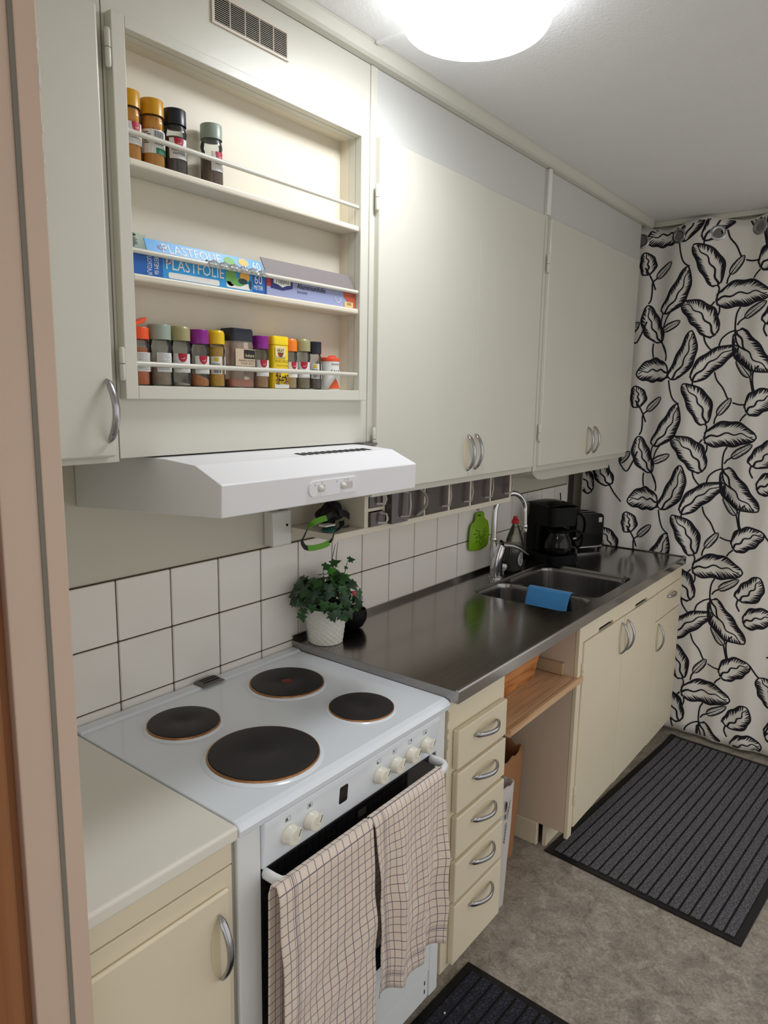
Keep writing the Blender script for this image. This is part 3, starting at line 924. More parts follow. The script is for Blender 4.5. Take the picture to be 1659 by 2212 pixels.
ve = obj('oven_vent', vt, mat('vent_grey', (112, 110, 106), 0.35, 0.6), s, 60, solid=0.002, label='grey ribbed oven vent')
for k in range(3):
    v0 = 0.28 + 0.2 * k
    obj('vent_slot', MB().grid(lambda u, v: (lambda p: (p[0], p[1], p[2] + 0.0016))(vent_(0.14 + 0.72 * u, v0 + 0.07 * v)), 8, 1), M_DARK, ve, solid=0.0006)
# control panel
panel = obj('control_panel', MB().prism([(-0.5610, 0.776), (-0.5735, 0.776), (-0.5765, 0.782), (-0.5835, 0.866), (-0.5820, 0.877), (-0.5610, 0.877)], 'x', -0.6725, -0.0755), M_ENAMEL, s, bevel=0.003)
def face_y(z):
    return -0.5765 - (z - 0.782) / 0.084 * 0.007
kx = (-0.608, -0.547, -0.322, -0.262, -0.201, -0.139)
M_KGREY = mat('knob_pointer_grey', (98, 100, 92), 0.5)
for i, x in enumerate(kx):
    z = 0.823
    kb = MB()
    kb.lathe([(0, 0.0215), (0.0150, 0.0215), (0.0178, 0.0195), (0.0192, 0.006), (0.0205, 0.0045), (0.0208, 0.0)], (0, 0, 0), 28)
    k = obj('knob', kb.map(lambda a, b, h: (x + a, face_y(z) - h, z + b)), M_CREAM, panel, 35)
    ang = 0.55 if i < 2 else 0.75
    g = MB().box(-0.0030, 0.0030, -0.002, 0.0200, 0.0205, 0.0265)
    ca, sa = math.cos(-0.5), math.sin(-0.5)
    def place(a, b, h, ca=ca, sa=sa):
        return (x + a * ca - b * sa, face_y(z) - h, z + a * sa + b * ca)
    gr = obj('grip', g.map(place), M_CREAM, k, bevel=0.0012)
    obj('pointer', MB().box(-0.0011, 0.0011, 0.004, 0.0190, 0.0263, 0.0268).map(place), M_KGREY, k)
    sy = MB()
    pl = lambda a, b: (x - 0.004 + a, face_y(0.856) - 0.0006, 0.857 + b)
    sy.poly([pl(-0.007, -0.005), pl(0.007, -0.005), pl(0.007, -0.0044), pl(-0.007, -0.0044)])
    sy.poly([pl(-0.007, 0.005), pl(0.007, 0.005), pl(0.007, 0.0056), pl(-0.007, 0.0056)])
    sy.poly([pl(-0.007, -0.005), pl(-0.0064, -0.005), pl(-0.0064, 0.005), pl(-0.007, 0.005)])
    sy.poly([pl(0.0064, -0.005), pl(0.007, -0.005), pl(0.007, 0.005), pl(0.0064, 0.005)])
    qa, qb = ((-0.003, 0.0), (0.0, 0.0), (-0.0035, -0.002), (-0.0035, 0.002), (0.0035, 0.002), (0.0035, -0.002))[i]
    e = 0.0022 if i > 1 else 0.003
    sy.poly([pl(qa - e, qb - e), pl(qa + e, qb - e), pl(qa + e, qb + e), pl(qa - e, qb + e)])
    obj('printed_symbol', sy, M_KGREY, panel)
dp = rrect(-0.458, -0.432, 0.812, 0.852, 0.004, 3)
obj('display', MB().prism(dp, 'y', -0.5835, -0.5760).map(lambda a, b, h: (a, face_y(h) - 0.0009 if b < -0.58 else b, h)), M_BLACKG, panel, label='small black clock display')
# oven door
dr = obj('oven_door', MB().box(-0.672, -0.076, -0.5720, -0.5606, 0.246, 0.774), mat('oven_glass', (8, 8, 14), 0.10, var=0.05, coat=0.3), s, bevel=0.002, label='black glass oven door')
obj('door_foot', MB().prism([(-0.5725, 0.248), (-0.5725, 0.300), (-0.577, 0.286), (-0.579, 0.262), (-0.579, 0.248)], 'x', -0.672, -0.076), M_ENSIDE, dr, label='white lower edge of the oven door')
obj('door_label', MB().box(-0.385, -0.357, -0.5728, -0.5721, 0.742, 0.758), mat('door_lamp_grey', (70, 70, 66), 0.3), dr)
hb = MB()
hy = -0.628; hz = 0.765
pts = [(-0.664, -0.572, hz), (-0.664, -0.600, hz), (-0.662, -0.615, hz), (-0.652, -0.625, hz), (-0.636, hy, hz), (-0.40, hy, hz), (-0.126, hy, hz), (-0.110, -0.625, hz), (-0.100, -0.615, hz), (-0.098, -0.600, hz), (-0.098, -0.572, hz)]
obj('handle', hb.tube(pts, (0.0125, 0.008), 12, up=(0, 0, 1)), M_ENSIDE, dr, 50, label='white bar handle')
dw = obj('storage_drawer', MB().box(-0.672, -0.0765, -0.5735, -0.5606, 0.140, 0.240), M_ENSIDE, s, bevel=0.002)
lo = obj('lower_panel', MB().box(-0.672, -0.0765, -0.5700, -0.5606, 0.056, 0.136), M_ENSIDE, s, bevel=0.002)
for z in (0.108, 0.082):
    obj('slot', MB().box(-0.094, -0.090, -0.5706, -0.5700, z - 0.006, z + 0.006), M_DARK, lo)

# ---------------------------------------------------------------- checked towels on the oven handle
def towel_mat(name):
    m = mat(name, (236, 220, 206), 0.9, var=0.03, vscale=12, bump=0.5, bscale=500, sheen=0.2)
    nt = m.node_tree
    b = nt.nodes['Principled BSDF']
    src = b.inputs['Base Color'].links[0].from_socket
    uv = nt.nodes.new('ShaderNodeTexCoord')
    sp = nt.nodes.new('ShaderNodeSeparateXYZ')
    nt.links.new(uv.outputs['UV'], sp.inputs[0])
    def math_(op, a, v):
        n = nt.nodes.new('ShaderNodeMath'); n.operation = op
        if hasattr(a, 'links'):
            nt.links.new(a, n.inputs[0])
        if v is not None:
            if hasattr(v, 'links'):
                nt.links.new(v, n.inputs[1])
            else:
                n.inputs[1].default_value = v
        return n.outputs[0]
    masks = []
    for ax, width in ((0, 0.085), (1, 0.085)):
        s_ = sp.outputs[ax]
        f = math_('FRACT', math_('DIVIDE', s_, 0.0205), None)
        line = math_('LESS_THAN', f, width)
        # dense stripes near the border: v in [0.030,0.046]
        g1 = math_('FRACT', math_('DIVIDE', s_, 0.0045), None)
        l2 = math_('LESS_THAN', g1, 0.26)
        inb = math_('MULTIPLY', math_('GREATER_THAN', s_, 0.033), math_('LESS_THAN', s_, 0.051))
        l2 = math_('MULTIPLY', l2, inb)
        masks.append(math_('MAXIMUM', line, l2))
    mk = math_('MAXIMUM', masks[0], masks[1])
    mk = math_('MULTIPLY', mk, 0.85)
    mx = nt.nodes.new('ShaderNodeMix'); mx.data_type = 'RGBA'
    nt.links.new(mk, mx.inputs[0])
    nt.links.new(src, mx.inputs[6])
    mx.inputs[7].default_value = lin((58, 52, 92))
    nt.links.new(mx.outputs[2], b.inputs['Base Color'])
    return m
M_TOWEL = towel_mat('checked_towel')
def towel(label, x0, x1, zbot, zback, gather, folds, phase, seed, fan=0.0, lip=0.0, us=1.0):
    hr = 0.0115
    front = hz - zbot; back = hz - zback
    L = front + back + PI * hr
    def fn(u, v):
        sdist = v * L                   # measured from the back hem
        x = x0 + (x1 - x0) * u
        depth = 0.0
        if sdist < back:
            y = hy + hr + 0.004; z = zback + sdist
            drop = back - sdist
            yy = 0.0
        elif sdist < back + PI * hr:
            a = (sdist - back) / hr
            y = hy + hr * math.cos(a); z = hz + 0.0165 * math.sin(a) + 0.001
            drop = 0
        else:
            drop = sdist - back - PI * hr
            y = hy - hr - 0.002
            z = hz - drop
        k = min(1.0, drop / 0.22)
        sgn = 1 if sdist > back else -0.2
        ph = phase + seed * 0.3 * drop * 6
        w = gather * k * (math.sin(folds * 2 * PI * u + ph) * 0.65 + 0.35 * math.sin(folds * 4.3 * u + 1.3 + ph * 0.5))
        y -= sgn * (w + gather * 0.9 * k)
        x += fan * drop * (u - 0.5) + 0.35 * gather * k * math.cos(folds * 2 * PI * u + ph)
        if sdist > back:
            z -= lip * u * k * 0.3
            z += 0.006 * math.sin(7 * u + seed) * k
            x += 0.0022 * math.sin(drop * 31 + seed * 2 + 5 * u) * k
            y -= 0.0020 * math.sin(drop * 47 + 9 * u + seed) * k
        return (x, y, z)
    nu, nv = 64, 60
    mb = MB().grid(fn, nu, nv, lambda u, v: (0.004 + u * (x1 - x0) * us, 0.004 + (1 - v) * L))
    o = obj('dish_towel', mb, M_TOWEL, None, 179, solid=0.0022)
    tag(o, label, 'towel', 'checked towels on the oven handle')
    return o
towel('long checked dish towel hanging on the oven handle', -0.692, -0.418, 0.150, 0.40, 0.0075, 1.2, 0.4, 1, 0.02)
towel('shorter rumpled checked dish towel on the oven handle', -0.410, -0.140, 0.330, 0.42, 0.018, 2.6, 2.2, 2, -0.10, 0.0, 1.25)
# ---------------------------------------------------------------- spice jars and packets in the rack
ZB = 1.6862
YJ = -0.2862
M_RED = mat('label_red', (176, 24, 52), 0.5)
def powder(name, rgb, var=0.25, scale=160):
    return mat(name, rgb, 0.85, var=var, vscale=scale, bump=0.4, bscale=300)
def around(cx, cy, r, ang):
    """maps flat (a, b) onto the side of a cylinder; ang = direction the middle faces"""
    def f(a, b):
        t = ang + a / r
        return (cx + r * math.cos(t), cy + r * math.sin(t), b)
    return f
def patch(mb, f, a0, a1, b0, b1, n=8):
    o = len(mb.v)
    for i in range(n + 1):
        a = a0 + (a1 - a0) * i / n
        mb.v.append(f(a, b0)); mb.v.append(f(a, b1))
    for i in range(n):
        mb.f.append([o+2*i, o+2*i+2, o+2*i+3, o+2*i+1]); mb.mi.append(mb.cur)
def bars(mb, f, a0, a1, b0, b1, n, seed=3):
    rr = random.Random(seed)
    for i in range(n):
        t = a0 + (a1 - a0) * (i + 0.15) / n
        patch(mb, f, t, t + (a1 - a0) / n * rr.uniform(0.3, 0.75), b0, b1, 1)
def lines(mb, f, a0, a1, b0, b1, n, seed=5, h=0.0007):
    rr = random.Random(seed)
    for i in range(n):
        b = b1 - (b1 - b0) * (i + 0.5) / n
        patch(mb, f, a0, a0 + (a1 - a0) * rr.uniform(0.6, 1.0), b - h / 2, b + h / 2, 3)
def jar(x, z0, r, h, cap, fill, level, label, style, ang=-1.95, word=None, group='spice jars on the bottom shelf', glass=None, capround=False, tilt=0.0, flip=False):
    j = thing('spice_jar', label, 'spice jar', (x, YJ, z0), 0, group)
    ch = 0.026 if not flip else 0.020
    body = h - ch
    g = MB().lathe([(0, 0.0006), (r * 0.93, 0.0006), (r, 0.004), (r, body * 0.64), (r * 0.93, body * 0.70), (r * 0.93, body * 0.74), (r * 1.0, body * 0.80),
                    (r * 0.99, body * 0.86), (r * 0.86, body * 0.97), (r * 0.84, body)], (0, 0, 0), 28)
    gl = obj('glass', g, glass or M_GLASS, j, 50, local=True)
    rf = r - 0.0022
    top = body * level
    pts = [(0, 0.0025), (rf * 0.92, 0.0025), (rf, 0.005)]
    if level > 0.62:
        pts += [(rf, body * 0.63), (rf * 0.92, body * 0.70), (rf * 0.92, max(body * 0.71, top))]
        pts += [(0, max(body * 0.71, top) + 0.001)]
    else:
        pts += [(rf, max(0.006, top)), (0, max(0.006, top) + 0.003)]
    fm = MB().lathe(pts, (0, 0, 0), 20)
    if tilt:
        fm.map(lambda a, b, c_: (a, b, c_ + (tilt * (-a) if c_ > 0.0055 else 0)))
    obj('contents', fm, fill, j, 40, local=True)
    cr = r * 0.985
    if capround:
        cp = [(cr, body - 0.002), (cr, h - 0.008), (cr * 0.95, h - 0.003), (cr * 0.82, h), (0, h)]
    else:
        cp = [(cr, body - 0.002), (cr, h - 0.0015), (cr * 0.96, h), (0, h)]
    co = obj('cap', MB().lathe(cp, (0, 0, 0), 28), cap, j, 45, local=True)
    if flip:
        fl = MB().prism([(-r * 0.8, h), (r * 0.55, h + 0.010), (r * 0.75, h + 0.020), (r * 0.2, h + 0.016), (-r * 0.8, h + 0.004)], 'y', -r * 0.45, r * 0.45)
        obj('flip_lid', fl, cap, co, local=True, bevel=0.001)
    f = around(0, 0, r + 0.0004, ang)
    f2 = around(0, 0, r + 0.0008, ang)
    b0, b1 = body * 0.30, body * 0.70
    if style == 'front':
        lb = MB(); patch(lb, f, -r * 0.85, r * 0.85, b0, b1)
        lo = obj('label', lb, M_PAPER, gl, local=True)
        em = MB()
        n = 12
        for k in range(n):
            q0, q1 = -1 + 2 * k / n, -1 + 2 * (k + 1) / n
            d0, d1 = [b1 - 0.0045 - 0.0115 * math.sqrt(max(0.0, 1 - q * q)) for q in (q0, q1)]
            em.poly([f2(r * 0.44 * q0, d0), f2(r * 0.44 * q1, d1), f2(r * 0.44 * q1, b1 + 0.0004), f2(r * 0.44 * q0, b1 + 0.0004)])
        obj('emblem', em, M_RED, lo, local=True)
        sw = MB()
        for k in range(8):
            t0 = -2.6 + k * 0.42; t1 = t0 + 0.42
            f3 = around(0, 0, r + 0.0011, ang)
            sw.poly([f3(0.0042 * math.cos(t0), b1 - 0.008 + 0.0022 * math.sin(t0)), f3(0.0042 * math.cos(t1), b1 - 0.008 + 0.0022 * math.sin(t1)),
                     f3(0.0034 * math.cos(t1), b1 - 0.008 + 0.0014 * math.sin(t1)), f3(0.0034 * math.cos(t0), b1 - 0.008 + 0.0014 * math.sin(t0))])
        obj('swoosh', sw, M_PAPER, lo, local=True)
        tx = MB()
        if word:
            for i, wd in enumerate(word):
                add_text(tx, wd, 0.0058, lambda a, b: f2(a, b1 - 0.0215 - 0.0062 * i + b), min(r * 1.5, 0.0042 * len(wd)))
        else:
            lines(tx, f2, -r * 0.6, r * 0.6, b1 - 0.028, b1 - 0.018, 3)
        obj('lettering', tx, mat('label_text_grey', (70, 72, 84), 0.6), lo, local=True)
    elif style == 'back':
        lb = MB(); patch(lb, f, -r * 0.55, r * 0.95, b0, b1); patch(lb, f, -r * 1.5, -r * 1.1, b0, b1, 3)
        lo = obj('label', lb, M_PAPER, gl, local=True)
        tx = MB(); lines(tx, f2, -r * 0.48, r * 0.8, b0 + 0.003, b1 - 0.001, 11)
        obj('lettering', tx, mat('label_text_grey', (70, 72, 84), 0.6), lo, local=True)
    elif style == 'barcode':
        lb = MB(); patch(lb, f, -r * 0.9, r * 0.35, b0, b1); patch(lb, f, r * 0.8, r * 1.4, b0, b1, 3)
        lo = obj('label', lb, M_PAPER, gl, local=True)
        tx = MB(); bars(tx, f2, -r * 0.6, r * 0.25, b0 + 0.002, b0 + 0.015, 9); lines(tx, f2, -r * 0.8, r * 0.25, b0 + 0.017, b0 + 0.022, 3)
        obj('barcode', tx, M_INK, lo, local=True)
        ye = MB(); patch(ye, f2, -r * 0.55, -r * 0.05, b1 - 0.010, b1 - 0.002, 3)
        obj('shop_mark', ye, mat('mark_yellow', (214, 190, 30), 0.5), lo, local=True)
    elif style == 'barcode_wide':
        lb = MB(); patch(lb, f, -r * 1.3, r * 1.3, b0 - 0.004, b1)
        lo = obj('label', lb, M_PAPER, gl, local=True)
        tx = MB(); bars(tx, f2, -r * 0.1, r * 0.9, b0 + 0.012, b1 - 0.002, 12, 9); lines(tx, f2, -r * 1.0, -r * 0.4, b0 + 0.012, b1 - 0.004, 6, 8, 0.0014)
        obj('barcode', tx, M_INK, lo, local=True)
        gb = MB(); patch(gb, f2, 0, r * 1.3, b0 - 0.004, b0 + 0.006, 5)
        obj('green_band', gb, mat('label_green', (20, 116, 84), 0.5), lo, local=True)
    return j
OR = mat('cap_orange_red', (236, 84, 30), 0.35)
SG = mat('cap_sage', (150, 164, 150), 0.3)
KH = mat('cap_khaki', (160, 154, 108), 0.3)
PU = mat('cap_purple', (134, 30, 134), 0.3)
YE = mat('cap_yellow', (226, 186, 10), 0.3)
BK = mat('cap_black', (28, 32, 44), 0.3)
ORG = mat('cap_orange', (240, 130, 30), 0.3)
OCH = mat('cap_ochre', (206, 150, 20), 0.3)
jar(-0.7075, ZB, 0.0205, 0.108, OR, powder('chili_powder', (226, 120, 44)), 0.8, 'spice jar with an orange-red flip cap beside the frame', 'back', -1.7, flip=True)
jar(-0.6605, ZB, 0.0225, 0.116, SG, powder('grey_spice', (176, 156, 138)), 0.42, 'spice jar with a grey-green cap and text label', 'back', -1.85)
jar(-0.6130, ZB, 0.0208, 0.117, KH, powder('pale_salt', (206, 198, 184)), 0.07, 'nearly empty spice jar with a khaki cap, citron label', 'front', -1.95, ['CITRON-', 'PEPPAR'], tilt=0.12, capround=True)
jar(-0.5675, ZB, 0.0208, 0.114, PU, powder('orange_grain', (226, 146, 80)), 0.22, 'spice jar with a purple cap and heaped orange grains', 'front', -1.75, None, tilt=0.35)
jar(-0.5240, ZB, 0.0192, 0.116, YE, powder('curry_powder', (228, 176, 40)), 0.92, 'full spice jar of yellow powder with a yellow cap', 'barcode', -1.9, capround=True)
# large square jar with paprika
j = thing('spice_jar', 'large square plastic jar with a black lid and paprika dregs', 'spice jar', (-0.465, -0.2835, ZB), 0, 'spice jars on the bottom shelf')
def sq(r, z, n=5):
    return [(p[0], p[1], z) for p in rrect(-r, r, -r * 0.74, r * 0.74, r * 0.3, n)]
def loft(levels, n=5):
    mb = MB(); rings = [sq(r, z, n) for r, z in levels]; m = len(rings[0])
    for rg in rings:
        mb.v += rg
    for i in range(len(rings) - 1):
        for k in range(m):
            k2 = (k + 1) % m
            mb.f.append([i*m+k, i*m+k2, (i+1)*m+k2, (i+1)*m+k]); mb.mi.append(0)
    mb.f.append(list(range(m))); mb.mi.append(0)
    mb.f.append([(len(rings)-1)*m + k for k in range(m)]); mb.mi.append(0)
    return mb
gl = obj('plastic_body', loft([(0.0315, 0.0006), (0.0325, 0.006), (0.0325, 0.034), (0.0300, 0.044), (0.0300, 0.078), (0.0320, 0.086), (0.0300, 0.100)]), clear_mat('hazy_plastic', (240, 226, 212), 0.14), j, 60, local=True)
obj('contents', loft([(0.0295, 0.003), (0.0305, 0.008), (0.0300, 0.018)]), powder('paprika', (214, 112, 50), 0.2), j, 60, local=True)
obj('lid', loft([(0.0305, 0.098), (0.0310, 0.100), (0.0310, 0.120), (0.0290, 0.1245)]), BK, j, 40, local=True)
fy = -0.0245
lb = MB().box(-0.024, 0.030, fy - 0.0004, fy, 0.046, 0.082)
lo = obj('label', lb, mat('clear_label_tan', (204, 184, 158), 0.5), gl, local=True)
bl = MB().box(-0.001, 0.0295, fy - 0.0008, fy - 0.0004, 0.062, 0.0805)
obj('label_block', bl, M_INK, lo, local=True)
tx = MB(); add_text(tx, 'buhara', 0.0100, lambda a, b: (0.015 + a, fy - 0.0011, 0.0685 + b), 0.024)
obj('lettering', tx, mat('label_cream', (226, 214, 170), 0.5), lo, local=True)
tx = MB()
add_text(tx, 'PAPRIKA PUDER', 0.0052, lambda a, b: (0.006 + a, fy - 0.0011, 0.0575 + b), 0.044)
add_text(tx, 'TOZ ACI', 0.0052, lambda a, b: (0.008 + a, fy - 0.0011, 0.0515 + b), 0.036)
obj('small_lettering', tx, mat('label_brown', (90, 60, 40), 0.5), lo, local=True)
jar(-0.4005, ZB, 0.0198, 0.114, PU, powder('tan_spice', (206, 160, 118)), 0.36, 'spice jar with a purple cap and full-width white label', 'front', -1.85, None)
# yellow spice tub
b = thing('spice_tub', 'yellow tub of mixed spices with a printed pepper pile', 'spice tub', (-0.3515, YJ, ZB))
tb = obj('tub', loft([(0.0240, 0.0006), (0.0245, 0.004), (0.0245, 0.094), (0.0235, 0.097)]), mat('tub_yellow', (240, 206, 20), 0.35), b, 50, local=True)
obj('lid', loft([(0.0248, 0.0975), (0.0250, 0.100), (0.0250, 0.114), (0.0235, 0.1165)]), mat('tub_lid_yellow', (246, 214, 24), 0.3), b, 50, local=True)
fy = -0.0188
obj('base_band', MB().box(-0.0222, 0.0225, fy - 0.0004, fy, 0.0015, 0.010), M_PAPER, tb, local=True)
obj('picture_panel', MB().box(-0.0200, 0.0115, fy - 0.0004, fy, 0.068, 0.094), mat('tub_cream', (236, 222, 170), 0.5), tb, local=True)
em = MB().poly([(0.0 + 0.009 * math.cos(t) - 0.004, fy - 0.0008, 0.0805 + 0.010 * math.sin(t)) for t in [PI + PI * k / 12 for k in range(13)]])
obj('emblem', em, mat('emblem_brown', (128, 52, 34), 0.5), tb, local=True)
tx = MB()
add_text(tx, 'HEAT', 0.011, lambda a, b_: (-0.004 + a, fy - 0.0012, 0.0850 + b_), 0.022)
add_text(tx, 'Pure Ground', 0.0062, lambda a, b_: (-0.004 + a, fy - 0.0012, 0.0705 + b_), 0.029)
add_text(tx, 'MIXED SPICES', 0.0075, lambda a, b_: (-0.0005 + a, fy - 0.0012, 0.0610 + b_), 0.043)
add_text(tx, 'Seasoning', 0.0055, lambda a, b_: (0.0 + a, fy - 0.0012, 0.0520 + b_), 0.036)
obj('lettering', tx, mat('tub_text', (70, 40, 20), 0.5), tb, local=True)
pp = MB()
rr = random.Random(4)
for k in range(60):
    t = rr.uniform(0, 1); zz = 0.011 + 0.030 * rr.random()
    xx = -0.019 + 0.036 * t
    if zz < 0.043 - abs(t - 0.35) * 0.02:
        s_ = rr.uniform(0.0012, 0.0026); a_ = rr.uniform(0, PI)
        pp.cur = 0 if rr.random() < 0.72 else 1
        pp.poly([(xx + s_ * 1.3 * math.cos(a_ + q), fy - 0.0006 - 0.00001 * k, zz + s_ * math.sin(a_ + q)) for q in (0, 1.2, 2.1, 3.3, 4.4, 5.2)])
obj('printed_spices', pp, [mat('print_black', (40, 28, 24), 0.6), mat('print_tan', (150, 100, 60), 0.6)], tb, local=True)
jar(-0.3080, ZB, 0.0175, 0.114, ORG, powder('garlic_powder', (226, 194, 138)), 0.62, 'spice jar with an orange cap and pale powder', 'front', -1.70, capround=True)
jar(-0.2670, ZB, 0.0200, 0.116, KH, powder('herb_flakes', (172, 158, 128), 0.5, 240), 0.60, 'spice jar with a khaki cap and grey-green flakes, pepper label', 'front', -2.1, ['CITRONPEPPAR'], capround=True)
jar(-0.2250, ZB, 0.0172, 0.113, BK, powder('dark_pepper', (120, 104, 92), 0.4, 240), 0.42, 'spice jar with a black cap next to the salt carton', 'barcode', -1.95)
# salt carton
s = thing('salt_carton', 'round white salt carton with an orange lid and orange triangle', 'salt', (-0.1690, -0.2832, ZB))
r = 0.0265
ct = obj('carton', MB().lathe([(0, 0.0006), (r, 0.0006), (r, 0.070)], (0, 0, 0), 32), M_PAPER, s, 40, local=True)
ld = obj('lid', MB().lathe([(r * 1.01, 0.069), (r * 1.02, 0.070), (r * 1.02, 0.076), (r * 0.97, 0.0785), (0, 0.0785)], (0, 0, 0), 32), mat('lid_coral', (228, 84, 52), 0.35), s, 40, local=True)
obj('spout', MB().prism([(0.000, 0.0788), (0.016, 0.0788), (0.017, 0.0850), (0.008, 0.0845)], 'y', -0.008, 0.008), mat('lid_coral', (228, 84, 52), 0.35), ld, local=True)
f = around(0, 0, r + 0.0005, -1.75)
tr = MB()
n = 10
for i in range(n):
    a0 = -0.019 + 0.038 * i / n; a1 = a0 + 0.038 / n
    tr.poly([f(a0, 0.003), f(a1, 0.003), f(a1, 0.003 + 0.026 * (1 - abs(a1) / 0.019)), f(a0, 0.003 + 0.026 * (1 - abs(a0) / 0.019))])
obj('triangle', tr, mat('triangle_orange', (226, 92, 40), 0.5), ct, local=True)
tx = MB()
add_text(tx, 'FALKSALT', 0.0075, lambda a, b: f(a + 0.002, 0.0620 + b), 0.026)
obj('lettering', tx, M_INK, ct, local=True)
tx = MB()
add_text(tx, 'SALT', 0.0130, lambda a, b: f(a + 0.001, 0.0435 + b), 0.027)
obj('lettering', tx, M_INK, ct, local=True)
tg = MB(); patch(tg, f, 0.018, 0.0245, 0.052, 0.066, 3)
obj('corner_tag', tg, mat('tag_magenta', (150, 30, 90), 0.5), ct, local=True)
# top shelf jars
ZT1 = 2.0833
GT = 'spice jars on the top shelf'
jar(-0.7085, ZT1, 0.0208, 0.120, OCH, powder('turmeric', (238, 166, 18)), 0.95, 'amber spice jar half hidden behind the frame, top shelf', 'front', -1.5, group=GT)
jar(-0.6605, ZT1, 0.0222, 0.119, OCH, powder('turmeric', (238, 166, 18)), 0.95, 'amber spice jar with ochre cap and barcode label, top shelf', 'barcode_wide', -1.9, group=GT)
jar(-0.6105, ZT1, 0.0222, 0.117, BK, powder('pepper_dark', (84, 70, 60), 0.35, 200), 0.75, 'dark pepper jar with a black cap, top shelf', 'front', -1.85, ['PEPPAR/', 'PEPPER'], GT)
jar(-0.5235, ZT1, 0.0218, 0.116, SG, powder('crushed_pepper', (140, 112, 96), 0.4, 220), 0.60, 'spice jar with a grey-green cap standing alone on the top shelf', 'front', -1.45, ['SALAT'], GT)

# middle shelf: cling film box, foil box, small packet
ZM = SH[1] + 0.0005
p_ = thing('cling_film_box', 'bright blue cling film carton with white lettering', 'carton', (-0.55, -0.287, ZM))
bx0, bx1, by0, by1, bz = -0.730, -0.406, -0.3105, -0.262, 0.0415
BL = mat('carton_blue', (40, 150, 214), 0.4, var=0.02)
DB = mat('carton_deep_blue', (20, 96, 178), 0.4)
bo = obj('box', MB().box(bx0, bx1, by0, by1, ZM, ZM + bz), BL, p_, bevel=0.001)
lid = MB().prism([(by0 + 0.0005, ZM + bz + 0.0005), (by0 + 0.0125, ZM + bz + 0.0275), (by0 + 0.0140, ZM + bz + 0.0270), (by0 + 0.0025, ZM + bz + 0.0005)], 'x', bx0 + 0.035, bx1)
lo = obj('lid_flap', lid, BL, p_)
def lidp(cx):
    return lambda a, b: (cx + a, by0 + 0.0061 + b * 0.405, ZM + bz + 0.0140 + b * 0.914)
fy = by0 - 0.0004
pr = MB()
add_text(pr, 'PLASTFOLIE', 0.030, wall_text(-0.588, fy, ZM + 0.0270), 0.138)
add_text(pr, '60', 0.027, wall_text(-0.425, fy, ZM + 0.0275), 0.022)
add_text(pr, 'METER', 0.013, wall_text(-0.425, fy, ZM + 0.0110), 0.026)
pr.prism(rrect(-0.652, -0.530, ZM + 0.002, ZM + 0.0130, 0.004, 3), 'y', fy, fy + 0.0003)
pr.prism(rrect(-0.512, -0.447, ZM + 0.003, ZM + 0.0150, 0.004, 3), 'y', fy, fy + 0.0003)
add_text(pr, 'PLASTFOLIE', 0.026, lambda a, b: (-0.694 + b * 0.55, fy - 0.0005, ZM + 0.0205 + a * 0.27))
add_text(pr, '60 METER', 0.026, lambda a, b: (-0.679 + b * 0.55, fy - 0.0005, ZM + 0.0205 + a * 0.29))
obj('white_print', pr, M_PAPER, bo)
pr = MB()
add_text(pr, 'PLASTFOLIE', 0.027, lidp(-0.590), 0.140)
obj('white_print', pr, M_PAPER, lo)
pr = MB()
add_text(pr, '60', 0.027, lidp(-0.424), 0.022)
obj('white_print', pr, M_PAPER, lo)
obj('blue_panel', MB().box(bx0, -0.664, fy + 0.0001, by0, ZM, ZM + bz), DB, bo)
obj('blue_panel', MB().box(-0.441, bx1, fy + 0.0001, by0, ZM, ZM + bz), DB, bo)
def disc(mb, cx, cz, rx, rz, y, n=20, a0=0, a1=2 * PI):
    mb.poly([(cx + rx * math.cos(a0 + (a1 - a0) * k / n), y, cz + rz * math.sin(a0 + (a1 - a0) * k / n)) for k in range(n)])
pr = MB(); add_text(pr, 'ICA', 0.015, wall_text(-0.653, fy - 0.0002, ZM + 0.0325), 0.015)
obj('red_print', pr, M_RED, bo)
pr = MB(); add_text(pr, 'ICA', 0.013, lidp(-0.662), 0.015)
obj('red_print', pr, M_RED, lo)
pr = MB()
disc(pr, -0.500, ZM + 0.024, 0.015, 0.018, fy); disc(pr, -0.482, ZM + 0.016, 0.020, 0.008, fy - 0.0001)
obj('printed_pear', pr, mat('print_green', (110, 170, 90), 0.5), bo)
pr = MB(); disc(pr, -0.463, ZM + 0.029, 0.0135, 0.0110, fy - 0.0002)
obj('printed_orange', pr, mat('print_orange', (236, 180, 80), 0.5), bo)
pr = MB(); disc(pr, -0.468, ZM + 0.019, 0.013, 0.006, fy - 0.0003); disc(pr, -0.448, ZM + 0.014, 0.004, 0.009, fy - 0.0003)
obj('printed_leaf', pr, mat('print_dark_green', (30, 66, 70), 0.5), bo)
pr = MB()
L_ = lidp(-0.497)
pr.poly([L_(0.015 * math.cos(t), -0.001 + 0.012 * math.sin(t)) for t in [2 * PI * k / 18 for k in range(18)]])
obj('printed_pear', pr, mat('print_green', (110, 170, 90), 0.5), lo)
pr = MB(); L_ = lidp(-0.459)
pr.poly([L_(0.014 * math.cos(t), 0.004 + 0.009 * math.sin(t)) for t in [2 * PI * k / 18 for k in range(18)]])
obj('printed_orange', pr, mat('print_orange', (236, 180, 80), 0.5), lo)
